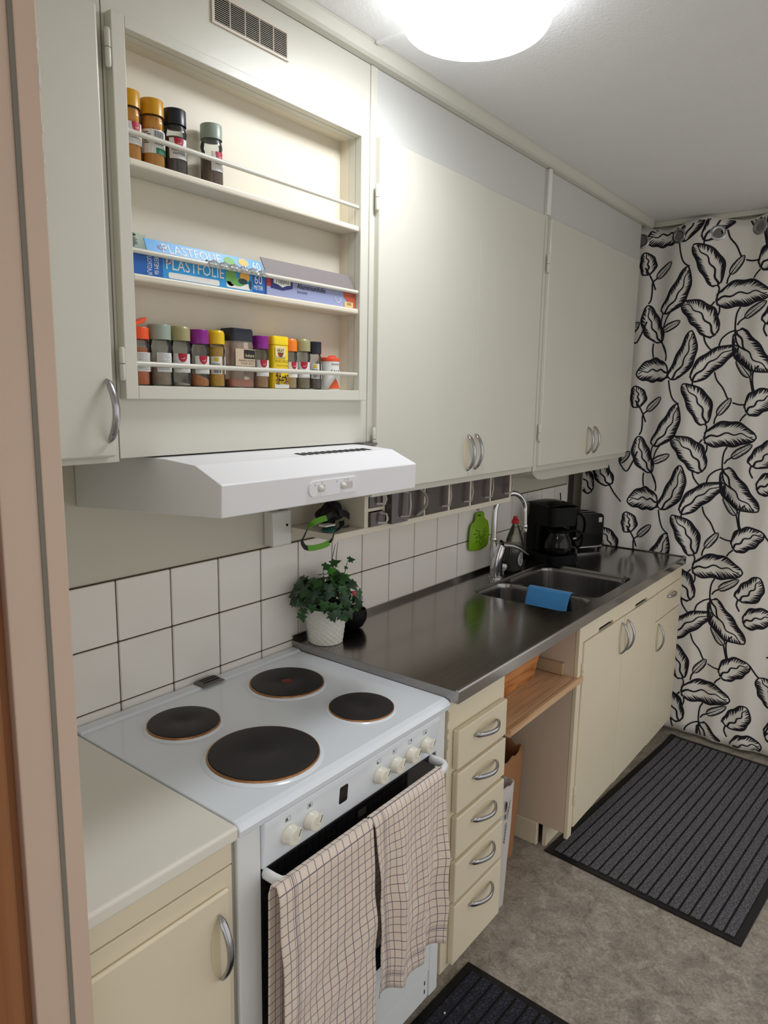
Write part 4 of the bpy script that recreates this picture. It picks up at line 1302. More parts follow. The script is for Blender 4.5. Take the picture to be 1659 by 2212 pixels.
# crinkled film end draped over the rail
rr = random.Random(11)
fm = MB()
def film(u, v):
    x = -0.565 + 0.155 * u
    zc = 1.932 - 0.004 * u
    a = -0.9 + 3.6 * v
    rad = 0.0072 + 0.0024 * math.sin(u * 37 + v * 9) + 0.0018 * math.sin(u * 71 - v * 15)
    return (x, -0.316 + rad * math.cos(a + 1.2), 1.927 + rad * math.sin(a + 1.2))
fo = obj('film_end', MB().grid(film, 60, 10), clear_mat('crinkled_film', (235, 238, 240), 0.22, 0.12), p_, 30, label='crinkled clear film end wrapped on the rail')
t_ = thing('foil_box', 'grey and blue aluminium foil carton with open lid', 'carton', (-0.25, -0.287, ZM))
fx0, fx1 = -0.4005, -0.1045
LV = mat('carton_lavender', (150, 158, 196), 0.4, var=0.05, vscale=8)
bo = obj('box', MB().box(fx0, fx1, by0, by1, ZM, ZM + 0.0455), LV, t_, bevel=0.001)
obj('lid_flap', MB().prism([(by0 + 0.0005, ZM + 0.046), (by0 + 0.020, ZM + 0.0815), (by0 + 0.0215, ZM + 0.0808), (by0 + 0.0025, ZM + 0.046)], 'x', fx0, fx1), mat('carton_grey_inside', (124, 116, 116), 0.6, var=0.05, vscale=30), t_, label='grey inside of the open lid')
obj('red_edge', MB().box(fx0 - 0.0005, fx0 + 0.012, by0 - 0.0006, by0 - 0.0001, ZM + 0.020, ZM + 0.046).box(fx0, fx1, by0 - 0.0005, by0 - 0.0001, ZM + 0.043, ZM + 0.046), mat('carton_red', (176, 46, 46), 0.4), bo)
obj('blue_block', MB().prism([(-0.389, ZM + 0.046), (-0.322, ZM + 0.046), (-0.322, ZM + 0.022), (-0.352, ZM + 0.015), (-0.389, ZM + 0.017)], 'y', by0 - 0.0008, by0 - 0.0003), mat('carton_navy', (36, 42, 104), 0.4), bo)
bd = [(-0.380, ZM + 0.044), (-0.331, ZM + 0.044), (-0.329, ZM + 0.028), (-0.343, ZM + 0.0255), (-0.354, ZM + 0.021), (-0.366, ZM + 0.0255), (-0.381, ZM + 0.028)]
obj('badge', MB().prism(bd, 'y', by0 - 0.0012, by0 - 0.0008), M_PAPER, bo)
tx = MB(); add_text(tx, 'Toppits', 0.015, wall_text(-0.355, by0 - 0.0016, ZM + 0.0345), 0.042)
obj('lettering', tx, M_INK, bo)
tx = MB()
add_text(tx, 'Aluminiumfolie', 0.017, wall_text(-0.260, by0 - 0.0008, ZM + 0.0300), 0.095)
add_text(tx, 'Extra slitstark', 0.008, wall_text(-0.291, by0 - 0.0008, ZM + 0.0175), 0.032)
obj('lettering', tx, M_INK, bo)
obj('orange_corner', MB().prism([(-0.150, ZM + 0.045), (fx1, ZM + 0.045), (fx1, ZM + 0.001), (-0.113, ZM + 0.001), (-0.145, ZM + 0.024)], 'y', by0 - 0.0008, by0 - 0.0003), mat('carton_rust', (190, 84, 60), 0.5, var=0.2, vscale=60), bo)
sq_ = obj('stamp', MB().prism(rrect(-0.145, -0.112, ZM + 0.001, ZM + 0.014, 0.003, 3), 'y', by0 - 0.0012, by0 - 0.0008), mat('stamp_tan', (222, 190, 130), 0.5), bo)
tx = MB(); add_text(tx, '100%', 0.009, wall_text(-0.128, by0 - 0.0015, ZM + 0.0085), 0.016)
obj('lettering', tx, M_INK, sq_)
pr = MB()
for k in range(16):
    t0 = PI + PI * k / 16; t1 = PI + PI * (k + 1) / 16
    pr.poly([(-0.168 + 0.011 * math.cos(t0), by0 - 0.0008, ZM + 0.022 + 0.014 * math.sin(t0)), (-0.168 + 0.011 * math.cos(t1), by0 - 0.0008, ZM + 0.022 + 0.014 * math.sin(t1)),
             (-0.168 + 0.0095 * math.cos(t1), by0 - 0.0008, ZM + 0.022 + 0.0125 * math.sin(t1)), (-0.168 + 0.0095 * math.cos(t0), by0 - 0.0008, ZM + 0.022 + 0.0125 * math.sin(t0))])
obj('printed_outline', pr, M_PAPER, bo)
pk = thing('seed_packet', 'small pale green paper packet behind the cling film carton', 'packet', (-0.70, -0.2585, ZM))
po = obj('packet', MB().grid(lambda u, v: (-0.712 + 0.047 * u, -0.2592 - 0.001 * math.sin(6 * u), ZM + 0.086 * v - 0.003 * u * v + 0.0012 * math.sin(u * 21) * v), 12, 6), mat('packet_green', (196, 204, 180), 0.6, var=0.04), pk, solid=0.0008)
tx = MB(); lines(tx, lambda a, b: (-0.691 + a, -0.2608, b), -0.017, 0.013, ZM + 0.050, ZM + 0.076, 10, 3, 0.0011)
disc(tx, -0.695, ZM + 0.080, 0.009, 0.0028, -0.2608)
obj('lettering', tx, mat('packet_ink', (70, 80, 66), 0.6), po)
# ---------------------------------------------------------------- things on the steel worktop
ZW = 0.9305
# ivy in a white woven pot
pc = (0.034, -0.090)
pv = thing('potted_ivy', 'green ivy in a white woven-pattern pot next to the stove', 'potted plant', (pc[0], pc[1], ZW))
def pot_r(z):
    return 0.0495 + 0.0150 * (z / 0.112)
mb = MB()
nz, na = 40, 96
def potf(u, v):
    a = 2 * PI * u; z = 0.112 * v
    k = int(v * 14); s_ = 0.5 + 0.5 * math.cos((u * 18 + 0.5 * (k % 2)) * 2 * PI)
    e = 0.0030 * s_ * (math.sin(PI * ((v * 14) % 1)) ** 0.7) if 0.02 < v < 0.95 else 0
    r = pot_r(z) + e
    return (r * math.cos(a), r * math.sin(a), z + 0.0004)
mb.grid(potf, na, nz)
mb.lathe([(pot_r(0.112), 0.1124), (pot_r(0.112) - 0.004, 0.1124), (pot_r(0.112) - 0.005, 0.095)], (0, 0, 0), 48)
mb.lathe([(0, 0.0004), (0.0495, 0.0004)], (0, 0, 0), 48)
obj('pot', mb, mat('white_woven_pot', (226, 224, 216), 0.45, var=0.02), pv, 40, local=True)
obj('soil', MB().lathe([(0.0575, 0.096), (0.03, 0.101), (0, 0.103)], (0, 0, 0), 24), mat('soil', (46, 36, 28), 0.95, var=0.3, vscale=60, bump=0.8, bscale=90), pv, 60, local=True)
def ivy_leaf_mesh(name, m, fold):
    out = [(0, 0.06), (0.20, -0.10), (0.46, -0.02), (0.36, 0.20), (0.62, 0.42), (0.30, 0.48), (0.22, 0.66), (0, 1.06), (-0.22, 0.66), (-0.30, 0.48), (-0.62, 0.42), (-0.36, 0.20), (-0.46, -0.02), (-0.20, -0.10)]
    mb = MB()
    def P(a, b):
        return (a, b, -fold * abs(a) - 0.16 * b * b + 0.03 * math.sin(b * 5))
    n = len(out)
    mb.v = [P(0, 0.06), P(0, 0.35), P(0, 0.68)] + [P(a, b) for a, b in out]
    ring = [3 + k for k in range(n)]
    cen = [0, 0, 0, 0, 1, 1, 2, 2, 2, 1, 1, 0, 0, 0]
    for k in range(n):
        k2 = (k + 1) % n
        c1, c2 = cen[k], cen[k2]
        mb.f.append([ring[k], ring[k2], c1] if c1 == c2 else [ring[k], ring[k2], c2, c1]); mb.mi.append(0)
    # raised veins
    me = mb.mesh(name, None, 60)
    me.materials.append(m)
    return me
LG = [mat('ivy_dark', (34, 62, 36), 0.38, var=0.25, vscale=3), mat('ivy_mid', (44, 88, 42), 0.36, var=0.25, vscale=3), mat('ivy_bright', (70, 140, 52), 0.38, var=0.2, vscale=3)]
IV = [[ivy_leaf_mesh('ivy_leaf', m, f) for f in (0.12, 0.35)] for m in LG]
rr = random.Random(21)
def face_rot(normal, tipdir):
    n = Vector(normal).normalized(); t = Vector(tipdir)
    t = (t - n * t.dot(n))
    t = t.normalized() if t.length > 1e-4 else n.orthogonal().normalized()
    x = t.cross(n)
    return Matrix((x, t, n)).transposed().to_euler()
TW = Vector((-0.74, -0.67, 0.0))        # towards the room
stems = []
def leaf(p, n, tip, s_, k):
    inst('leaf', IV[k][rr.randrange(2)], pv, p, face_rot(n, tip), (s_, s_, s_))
for k in range(190):
    a = rr.uniform(0, 2 * PI); h = rr.random()
    el = rr.uniform(-0.45, 1.15)
    R = rr.uniform(0.055, 0.100) * (1.0 if el < 0.8 else 0.85)
    d_ = Vector((math.cos(a) * math.cos(el), math.sin(a) * math.cos(el), math.sin(el)))
    p = Vector((-0.004, -0.012, 0.142)) + Vector((d_.x * R * 1.10, d_.y * R * 1.0, d_.z * R * 0.92))
    if p.y + pc[1] > -0.018:
        continue
    n = (d_ + TW * 0.55 + Vector((rr.uniform(-.4, .4), rr.uniform(-.4, .4), rr.uniform(-.1, .6))))
    tip = Vector((d_.x, d_.y, -0.9)) + Vector((rr.uniform(-.6, .6), rr.uniform(-.6, .6), rr.uniform(-.3, .3)))
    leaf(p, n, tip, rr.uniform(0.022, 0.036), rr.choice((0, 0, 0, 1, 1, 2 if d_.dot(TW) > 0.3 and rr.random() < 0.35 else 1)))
    if k % 3 == 0:
        stems.append([(0.01 * math.cos(a), 0.01 * math.sin(a), 0.100), (p.x * 0.5, p.y * 0.5, (p.z + 0.10) * 0.56), tuple(p)])
# long shoots with sparse leaves; offsets are along the wall (x), towards the room (y) and up
for pts, lv in (([(0, 0, .10), (.020, .012, .17), (.045, .022, .225), (.062, .026, .262), (.073, .028, .287)], [(.045, .022, .232, .034), (.050, .020, .21, .02)]),
                ([(0, 0, .10), (.050, .02, .16), (.082, .035, .215), (.092, .04, .250), (.098, .04, .288)], []),
                ([(0, 0, .10), (-.012, -.005, .16), (-.022, -.01, .205), (-.026, -.012, .238)], [(-.028, -.014, .240, .030), (-.006, -.01, .222, .032), (-.05, -.02, .205, .034)]),
                ([(0, 0, .10), (.06, .01, .135), (.105, .022, .175), (.128, .030, .205), (.136, .032, .224)], [(.137, .03, .226, .026), (.128, .028, .205, .014)]),
                ([(0, 0, .10), (.03, -.01, .16), (.055, -.01, .20), (.072, -.01, .202)], [(.058, -.008, .205, .040), (.085, -.005, .195, .036), (.035, -.01, .198, .028)])):
    stems.append(pts)
    for x, y, z, s_ in lv:
        leaf((x, y, z), Vector((-0.3, -0.4, 0.9)) + Vector((rr.uniform(-.3, .3), rr.uniform(-.3, .3), 0)), Vector((rr.choice((-1, 1)), -0.3, -0.2)), s_, rr.choice((1, 1, 2)))
for k, pts in enumerate(stems):
    obj('stem', MB().tube(pts, [0.0013] * (len(pts) - 1) + [0.0007], 5), mat('ivy_stem', (74, 78, 44), 0.6, var=0.2, vscale=20), pv, 60, local=True)

# black bowl with a small flowering plant behind the ivy
bc = (0.180, -0.066)
bw = thing('flower_bowl', 'black bowl with a small pink-flowered plant behind the ivy', 'potted plant', (bc[0], bc[1], ZW))
obj('bowl', MB().lathe([(0, 0.0004), (0.026, 0.0004), (0.040, 0.010), (0.050, 0.030), (0.052, 0.045), (0.049, 0.062), (0.046, 0.0625), (0.046, 0.052), (0.0, 0.050)], (0, 0, 0), 36), M_BLACK, bw, 40, local=True)
obj('soil', MB().lathe([(0.0455, 0.054), (0, 0.058)], (0, 0, 0), 20), mat('soil', (46, 36, 28), 0.95), bw, local=True)
for k in range(12):
    a = rr.uniform(0, 2 * PI); R = rr.uniform(0.012, 0.034); z = rr.uniform(0.060, 0.085)
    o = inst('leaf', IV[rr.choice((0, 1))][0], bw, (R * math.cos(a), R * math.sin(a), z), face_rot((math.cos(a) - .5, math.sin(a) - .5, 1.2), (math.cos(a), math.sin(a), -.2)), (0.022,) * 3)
PK = mat('petal_pink', (206, 60, 92), 0.5, var=0.2, vscale=60)
VI = mat('petal_violet', (150, 128, 176), 0.55, var=0.15, vscale=60)
def petals(c_, m, r_, n, nm):
    for k in range(n):
        a = 2 * PI * k / n
        t = MB()
        t.grid(lambda u, v: (c_[0] + r_ * v * math.cos(a + (u - .5) * 1.0 * math.sin(PI * min(1, v * 1.1))), c_[1] + r_ * v * 0.6 * math.sin(a + (u - .5) * math.sin(PI * min(1, v * 1.1))) - 0.004, c_[2] + r_ * v * (0.7 * math.sin(a + (u - .5))) + 0.004 * math.sin(PI * v)), 4, 5)
        obj(nm, t, m, bw, 60, local=True, solid=0.0006)
petals((-0.016, -0.026, 0.120), PK, 0.015, 6, 'pink_petal')
petals((-0.002, -0.030, 0.102), VI, 0.019, 5, 'violet_petal')
obj('stem', MB().tube([(-0.006, -0.01, 0.055), (-0.012, -0.022, 0.09), (-0.016, -0.024, 0.12)], 0.0012, 5), mat('ivy_stem', (74, 78, 44), 0.6), bw, local=True)

# headlamp bundle with strap in the open shelf compartment
hl = thing('lanyard_pouch', 'black pouch with a black and green lanyard strap on the rack shelf', 'pouch', (0.0, -0.11, 1.2902))
def lump(u, v):
    a = 2 * PI * u; b = PI * v
    k = 1 + 0.10 * math.sin(3 * a + 4 * b) + 0.06 * math.sin(7 * a + 2 * b) + 0.05 * math.sin(5 * b)
    return (0.026 + 0.038 * k * math.sin(b) * math.cos(a), -0.112 + 0.038 * k * math.sin(b) * math.sin(a), 1.3295 - 0.0285 * k * math.cos(b) + 0.008 * math.cos(a))
obj('pouch', MB().grid(lump, 36, 20), mat('black_nylon', (20, 20, 26), 0.6, var=0.2, vscale=30, bump=0.5, bscale=250), hl, 60)
GN = mat('strap_green', (96, 160, 40), 0.6, var=0.1, vscale=60)
BN = mat('strap_black', (22, 22, 26), 0.6, var=0.1, vscale=60)
def ribbon(pts, w, tw):
    mb = MB(); o = 0
    P = [Vector(p) for p in pts]
    n = len(P)
    for i, p in enumerate(P):
        t = (P[min(i + 1, n - 1)] - P[max(i - 1, 0)]).normalized()
        a = tw[i]
        side = Vector((math.cos(a), 0.35, math.sin(a)))
        side = (side - t * side.dot(t)).normalized() * w
        nn = t.cross(side).normalized() * 0.0007
        mb.v += [tuple(p - side - nn), tuple(p + side - nn), tuple(p + side + nn), tuple(p - side + nn)]
    for i in range(n - 1):
        for k in range(4):
            k2 = (k + 1) % 4
            mb.f.append([4*i+k, 4*i+k2, 4*(i+1)+k2, 4*(i+1)+k]); mb.mi.append(0)
    return mb
def sm(pts, n=6):
    out = []
    P = [Vector(p) for p in pts]
    for i in range(len(P) - 1):
        p0, p1, p2, p3 = P[max(i - 1, 0)], P[i], P[i + 1], P[min(i + 2, len(P) - 1)]
        for k in range(n):
            t = k / n
            out.append(0.5 * ((2 * p1) + (p2 - p0) * t + (2 * p0 - 5 * p1 + 4 * p2 - p3) * t * t + (3 * p1 - p0 - 3 * p2 + p3) * t ** 3))
    out.append(P[-1])
    return [tuple(q) for q in out]
YS = -0.216
def strap(nm, m, pts, tw0, tw1, w=0.0078):
    q = sm(pts)
    obj(nm, ribbon(q, w, [tw0 + (tw1 - tw0) * i / (len(q) - 1) for i in range(len(q))]), m, hl, 60)
strap('strap', BN, [(0.020, -0.135, 1.333), (-0.040, -0.175, 1.340), (-0.102, YS, 1.345)], 1.4, 1.2)
strap('strap', GN, [(-0.102, YS, 1.345), (-0.130, YS, 1.342), (-0.156, YS, 1.337), (-0.178, YS, 1.322)], 1.2, 0.4)
strap('strap', BN, [(-0.178, YS, 1.322), (-0.188, YS, 1.308), (-0.197, YS, 1.294), (-0.188, YS, 1.279), (-0.176, YS, 1.273)], 0.5, 0.1)
strap('strap', GN, [(-0.176, YS, 1.273), (-0.155, YS, 1.270), (-0.120, YS, 1.270), (-0.092, YS, 1.274)], 1.4, 1.7)
strap('strap', BN, [(-0.092, YS, 1.274), (-0.078, YS, 1.286), (-0.068, YS, 1.300), (-0.041, YS, 1.313), (0.0, -0.180, 1.318)], 0.6, 0.2)
strap('strap', GN, [(0.012, -0.172, 1.297), (0.020, -0.168, 1.307), (0.026, -0.160, 1.316)], 0.2, 0.4, 0.005)
strap('strap', BN, [(0.014, -0.158, 1.338), (0.042, -0.158, 1.332), (0.064, -0.155, 1.320)], 1.5, 1.3, 0.010)
dc = MB().lathe([(0, 0.004), (0.020, 0.004), (0.023, 0.002), (0.023, -0.002), (0.020, -0.004), (0, -0.004)], (0, 0, 0), 24)
obj('green_disc', dc.map(lambda a, b, c_: (-0.034 + a, -0.165 + b, 1.2965 + c_ + 0.12 * a)), mat('teal_disc', (30, 92, 84), 0.4), hl, 50)
obj('white_clip', MB().box(-0.052, -0.012, -0.168, -0.140, 1.3050, 1.310), M_WPLAST, hl, bevel=0.001)
obj('cord', MB().tube(sm([(0.03, -0.160, 1.2925), (0.045, -0.164, 1.2945), (0.055, -0.160, 1.2930), (0.064, -0.150, 1.293)]), 0.0018, 6), BN, hl, 60)

# green drainer hanging from a hook
hk = thing('suction_hook', 'small clear hook stuck on the tiles above the green drainer', 'hook', (1.058, -0.008, 1.215))
obj('suction_cup', MB().lathe([(0, 0.008), (0.006, 0.007), (0.015, 0.003), (0.017, 0.0005)], (0, 0, 0), 20).map(lambda a, b, c_: (1.060 + a, -0.008 - c_, 1.222 + b)), clear_mat('clear_cup', (230, 230, 226), 0.35), hk, 60)
obj('metal_hook', MB().tube(sm([(1.058, -0.014, 1.222), (1.056, -0.018, 1.208), (1.057, -0.024, 1.200), (1.059, -0.030, 1.204)]), 0.0014, 6), M_CHROME, hk, 60)
sn = thing('sink_drainer', 'lime green plastic drainer hanging on the tiles', 'drainer', (1.06, -0.02, 1.04))
GRN = mat('lime_plastic', (128, 178, 22), 0.38, var=0.04)
half = [(0.0, 1.1985), (0.026, 1.1980), (0.034, 1.1930), (0.037, 1.175), (0.046, 1.163), (0.066, 1.155), (0.076, 1.135), (0.081, 1.105), (0.081, 1.070), (0.076, 1.050), (0.062, 1.041), (0.0, 1.037)]
outl = [(1.060 + a, z) for a, z in half] + [(1.060 - a, z) for a, z in reversed(half[1:-1])]
def dish(x, z):
    q = 1 - min(1, ((x - 1.06) / 0.085) ** 2 + ((z - 1.10) / 0.085) ** 2)
    return -0.016 - 0.016 * max(0, q)
pl = MB()
rings = 7
cxz = (1.06, 1.105)
for r_ in range(rings + 1):
    s_ = r_ / rings
    for a, z in outl:
        x = cxz[0] + (a - cxz[0]) * s_; zz = cxz[1] + (z - cxz[1]) * s_
        pl.v.append((x, dish(x, zz) - (0.004 if r_ == rings else 0), zz))
m_ = len(outl)
for r_ in range(rings):
    for k in range(m_):
        k2 = (k + 1) % m_
        pl.f.append([r_*m_+k, r_*m_+k2, (r_+1)*m_+k2, (r_+1)*m_+k]); pl.mi.append(0)
obj('tray', pl, GRN, sn, 60, solid=0.0022)
for k in range(22):
    a = -PI * 1.12 + PI * 1.24 * (k % 11) / 10
    r0, r1 = (0.016, 0.030) if k < 11 else (0.040, 0.056)
    if k >= 11 and k % 2:
        r0, r1 = 0.034, 0.046
    c0 = (1.060, 1.112)
    p0 = (c0[0] + r0 * math.cos(a), c0[1] + r0 * math.sin(a)); p1 = (c0[0] + r1 * math.cos(a), c0[1] + r1 * math.sin(a))
    nx, nz = -math.sin(a) * 0.0013, math.cos(a) * 0.0013
    pts = [(p0[0] - nx, p0[1] - nz), (p1[0] - nx, p1[1] - nz), (p1[0] + nx, p1[1] + nz), (p0[0] + nx, p0[1] + nz)]
    obj('slot', MB().poly([(x, dish(x, z) - 0.0018, z) for x, z in pts]), mat('slot_dark_green', (40, 60, 8), 0.7), sn, solid=0.0004)
obj('hanging_hole', MB().prism(rrect(1.050, 1.070, 1.181, 1.187, 0.0028, 3), 'y', -0.0195, -0.0188), mat('slot_dark_green', (40, 60, 8), 0.7), sn)

# mixer tap
fb = (1.075, -0.100)
fa = thing('mixer_tap', 'chrome single-lever mixer tap with a tall arched spout', 'tap', (fb[0], fb[1], ZW))
obj('base', MB().lathe([(0, 0.0), (0.030, 0.0), (0.030, 0.004), (0.026, 0.007), (0.0, 0.008)], (0, 0, 0), 28, 1.35, 1.0), M_CHROME, fa, 40, local=True)
body = MB().tube(sm([(0, 0, 0.006), (0.000, -0.001, 0.05), (0.004, -0.004, 0.085), (0.012, -0.008, 0.115), (0.018, -0.012, 0.135)]), 0.0265, 20)
obj('body', body, M_CHROME, fa, 60, local=True)
sp_ = [(-0.014, 0.010, 0.085), (-0.015, 0.010, 0.20), (-0.013, 0.010, 0.27)]
for k in range(1, 13):
    a = PI - PI * 1.04 * k / 12
    sp_.append((0.062 + 0.075 * math.cos(a), 0.010 - 0.060 * (1 + math.cos(a)) / 2, 0.275 + 0.075 * math.sin(a)))
sp_.append((0.139, -0.051, 0.205))
sp2 = obj('spout', MB().tube(sm(sp_, 4), 0.0112, 16), M_CHROME, fa, 60, local=True)
obj('spout_collar', MB().lathe([(0.0135, 0.0), (0.0142, 0.002), (0.0142, 0.012), (0.0135, 0.014)], (-0.0145, 0.010, 0.155), 18), M_CHROME, sp2, 50, local=True)
obj('aerator', MB().lathe([(0, 0.0), (0.0125, 0.0), (0.0135, 0.004), (0.0135, 0.016), (0.012, 0.017), (0.0142, 0.019), (0.0142, 0.031), (0.0125, 0.034)], (0.1385, -0.051, 0.178), 20), M_CHROME, sp2, 50, local=True)
lv = MB()
L0 = Vector((0.018, -0.012, 0.140))
tipv = Vector((0.100, -0.095, 0.080))
def lever(u, v):
    t = v
    c_ = L0 + (tipv - L0) * t + Vector((0, 0, 0.020 * math.sin(PI * t * 0.8)))
    w_ = 0.031 * (1 - t) ** 0.6 + 0.005
    a = 2 * PI * u
    sd = (tipv - L0).cross(Vector((0, 0, 1))).normalized()
    return c_ + sd * (w_ * math.cos(a)) + Vector((0, 0, 1)) * ((0.012 * (1 - t) + 0.003) * math.sin(a))
lv.grid(lever, 20, 14)
obj('lever', lv, M_CHROME, fa, 60, local=True)
kn = MB().lathe([(0, 0.0), (0.013, 0.0), (0.016, 0.006), (0.014, 0.022), (0.010, 0.026), (0, 0.027)], (0, 0, 0), 6)
obj('dishwasher_valve', kn.map(lambda a, b, c_: (0.010 + c_ * 0.80, -0.014 - c_ * 0.55 , 0.040 + b) if False else (0.016 + c_ * 0.78 + a * 0.55, -0.012 - c_ * 0.62 + a * 0.78, 0.042 + b)), M_CHROME, fa, local=True)

# dish soap
sb = thing('dish_soap_bottle', 'clear dish soap bottle of dark liquid with a red cap', 'bottle', (1.232, -0.098, ZW))
prof = [(0, 0.0), (0.034, 0.0), (0.040, 0.006), (0.042, 0.05), (0.044, 0.095), (0.039, 0.130), (0.028, 0.165), (0.017, 0.192), (0.013, 0.202), (0.013, 0.212)]
obj('bottle', MB().lathe(prof, (0, 0, 0), 28, 1.32, 0.86), clear_mat('soap_clear', (238, 238, 226), 0.05), sb, 60, local=True)
obj('liquid', MB().lathe([(0, 0.003), (0.032, 0.003), (0.038, 0.008), (0.040, 0.05), (0.0415, 0.095), (0.039, 0.117), (0, 0.119)], (0, 0, 0), 28, 1.32, 0.86), mat('dark_soap', (14, 16, 18), 0.15), sb, 60, local=True)
cap = obj('cap', MB().lathe([(0, 0.238), (0.009, 0.238), (0.0105, 0.232), (0.010, 0.226), (0.015, 0.223), (0.0165, 0.218), (0.0165, 0.207), (0.013, 0.2055)], (0, 0, 0), 24), mat('cap_red', (206, 26, 44), 0.35), sb, 40, local=True)
lb = MB()
lb.poly([(0.006 + 0.023 * math.cos(t) - 0.010, -0.0372 - 0.0006 + 0.0035 * math.cos(t) ** 2, 0.055 + 0.030 * math.sin(t)) for t in [2 * PI * k / 24 for k in range(24)]])
lbo = obj('label', lb, mat('soap_label', (176, 178, 180), 0.45), sb, local=True)
tx = MB(); add_text(tx, '500 ml', 0.010, lambda a, b: (a - 0.004, -0.0384, 0.060 + b), 0.026); lines(tx, lambda a, b: (a - 0.004, -0.0384, b), -0.015, 0.015, 0.034, 0.051, 5, 4, 0.0014)
obj('lettering', tx, mat('soap_ink', (60, 62, 70), 0.6), lbo, local=True)

# coffee maker
ca = thing('coffee_maker', 'black drip coffee maker with a glass carafe beside the sink', 'coffee maker', (1.518, -0.132, ZW), -0.52)
def rbox(x0, x1, y0, y1, z0, z1, r_):
    return MB().prism(rrect(x0, x1, y0, y1, r_, 5), 'z', z0, z1)
obj('base', rbox(-0.078, 0.078, -0.125, 0.090, 0.0, 0.045, 0.03), M_BLACK, ca, 30, local=True, bevel=0.004)
obj('tower', rbox(-0.078, 0.078, 0.005, 0.090, 0.0455, 0.200, 0.025), M_BLACK, ca, 30, local=True, bevel=0.003)
obj('filter_head', rbox(-0.076, 0.076, -0.105, 0.090, 0.175, 0.262, 0.035), M_BLACK, ca, 30, local=True, bevel=0.004)
ld = MB().grid(lambda u, v: (-0.074 + 0.148 * u, -0.098 + 0.184 * v, 0.2625 + 0.022 * (math.sin(PI * u) ** 0.5) * (math.sin(PI * (0.06 + 0.88 * v)) ** 0.5)), 20, 14)
obj('lid', ld, M_BLACKG, ca, 60, local=True, solid=0.002)
cg = thing('glass_carafe', 'glass coffee carafe with a black handle inside the coffee maker', 'carafe', tuple(FRAME[ca] @ Vector((0, -0.060, 0.0455))), -0.52)
obj('glass', MB().lathe([(0, 0.0005), (0.050, 0.0005), (0.060, 0.012), (0.063, 0.035), (0.058, 0.062), (0.046, 0.085), (0.040, 0.096), (0.042, 0.104)], (0, 0, 0), 32), clear_mat('smoky_glass', (96, 96, 98), 0.06, 0.04), cg, 60, local=True)
obj('band', MB().lathe([(0.0425, 0.098), (0.0445, 0.100), (0.0445, 0.110), (0.030, 0.118), (0.0, 0.119)], (0, 0, 0), 32), M_BLACK, cg, 50, local=True)
obj('handle', MB().tube(sm([(0.040, -0.022, 0.106), (0.078, -0.046, 0.104), (0.094, -0.056, 0.085), (0.090, -0.053, 0.045), (0.072, -0.042, 0.024)]), (0.006, 0.010), 10), M_BLACK, cg, 60, local=True)
obj('hot_plate', MB().lathe([(0, 0.0460), (0.058, 0.0460), (0.060, 0.0452)], (0, -0.060, 0), 28), M_BLACKG, ca, local=True)
obj('switch', MB().box(0.040, 0.062, -0.127, -0.124, 0.014, 0.030), M_DARK, ca, local=True)

# kettle between coffee maker and toaster
kt = thing('electric_kettle', 'black kettle with a loop handle behind the coffee maker', 'kettle', (1.700, -0.088, ZW))
obj('body', MB().lathe([(0, 0.0), (0.060, 0.0), (0.062, 0.012), (0.060, 0.10), (0.055, 0.180), (0.050, 0.196), (0.0, 0.204)], (0, 0, 0), 32), M_BLACKG, kt, 40, local=True)
obj('handle', MB().tube(sm([(0.020, -0.050, 0.198), (0.052, -0.082, 0.195), (0.080, -0.098, 0.165), (0.084, -0.100, 0.115), (0.070, -0.088, 0.072), (0.048, -0.066, 0.060)]), (0.005, 0.009), 10), M_BLACK, kt, 60, local=True)
obj('switch', MB().lathe([(0.006 * math.sin(PI * k / 8), -0.011 * math.cos(PI * k / 8)) for k in range(9)], (0, 0, 0), 12).map(lambda a, b, c_: (0.055 + c_, -0.066 + b - 0.4 * c_, 0.068 + a)), mat('pale_switch', (206, 206, 204), 0.4), kt, 60, local=True)
# toaster
to = thing('toaster', 'black toaster with a pale trim line in the counter corner', 'toaster', (1.888, -0.127, ZW), -0.50)
pr_ = rrect(-0.066, 0.066, 0.020, 0.182, 0.022, 5)
obj('body', MB().prism(pr_, 'y', -0.070, 0.075).map(lambda a, b, c_: (a * 1.28, b, c_)), M_BLACKG, to, 30, local=True, bevel=0.005)
obj('trim', rbox(-0.0875, 0.0875, -0.0745, 0.078, 0.0145, 0.0198, 0.020), mat('trim_silver', (200, 200, 198), 0.3, 0.6), to, 30, local=True)
for x, y in ((-0.065, -0.055), (0.055, -0.055), (-0.065, 0.06), (0.055, 0.06)):
    obj('foot', MB().lathe([(0, 0.0), (0.007, 0.0), (0.008, 0.0145)], (x, y, 0), 12), mat('foot_grey', (130, 130, 128), 0.5), to, 40, local=True)
obj('lever', MB().box(0.0862, 0.098, -0.030, -0.005, 0.135, 0.160), M_BLACK, to, local=True, bevel=0.002)
obj('window', MB().box(0.052, 0.072, -0.0712, -0.0702, 0.138, 0.162), mat('pale_switch', (206, 206, 204), 0.4), to, local=True, bevel=0.002)
obj('browning_knob', MB().lathe([(0, 0.012), (0.010, 0.012), (0.012, 0.0)], (0, 0, 0), 18).map(lambda a, b, c_: (0.0862 + c_, -0.040 + a, 0.045 + b)), mat('pale_switch', (206, 206, 204), 0.4), to, 40, local=True)
for y in (-0.028, 0.030):
    obj('slot', MB().box(-0.062, 0.062, y - 0.012, y + 0.012, 0.1818, 0.1826), M_DARK, to, local=True)
# power cord loop
co = obj('power_cord', MB().tube(sm([(1.86, -0.020, 1.20), (1.845, -0.03, 1.16), (1.84, -0.02, 1.10), (1.855, -0.012, 1.04)]), 0.003, 6), M_BLACK, None, 60)
tag(co, 'black power cord hanging on the tiles behind the kettle', 'cord')
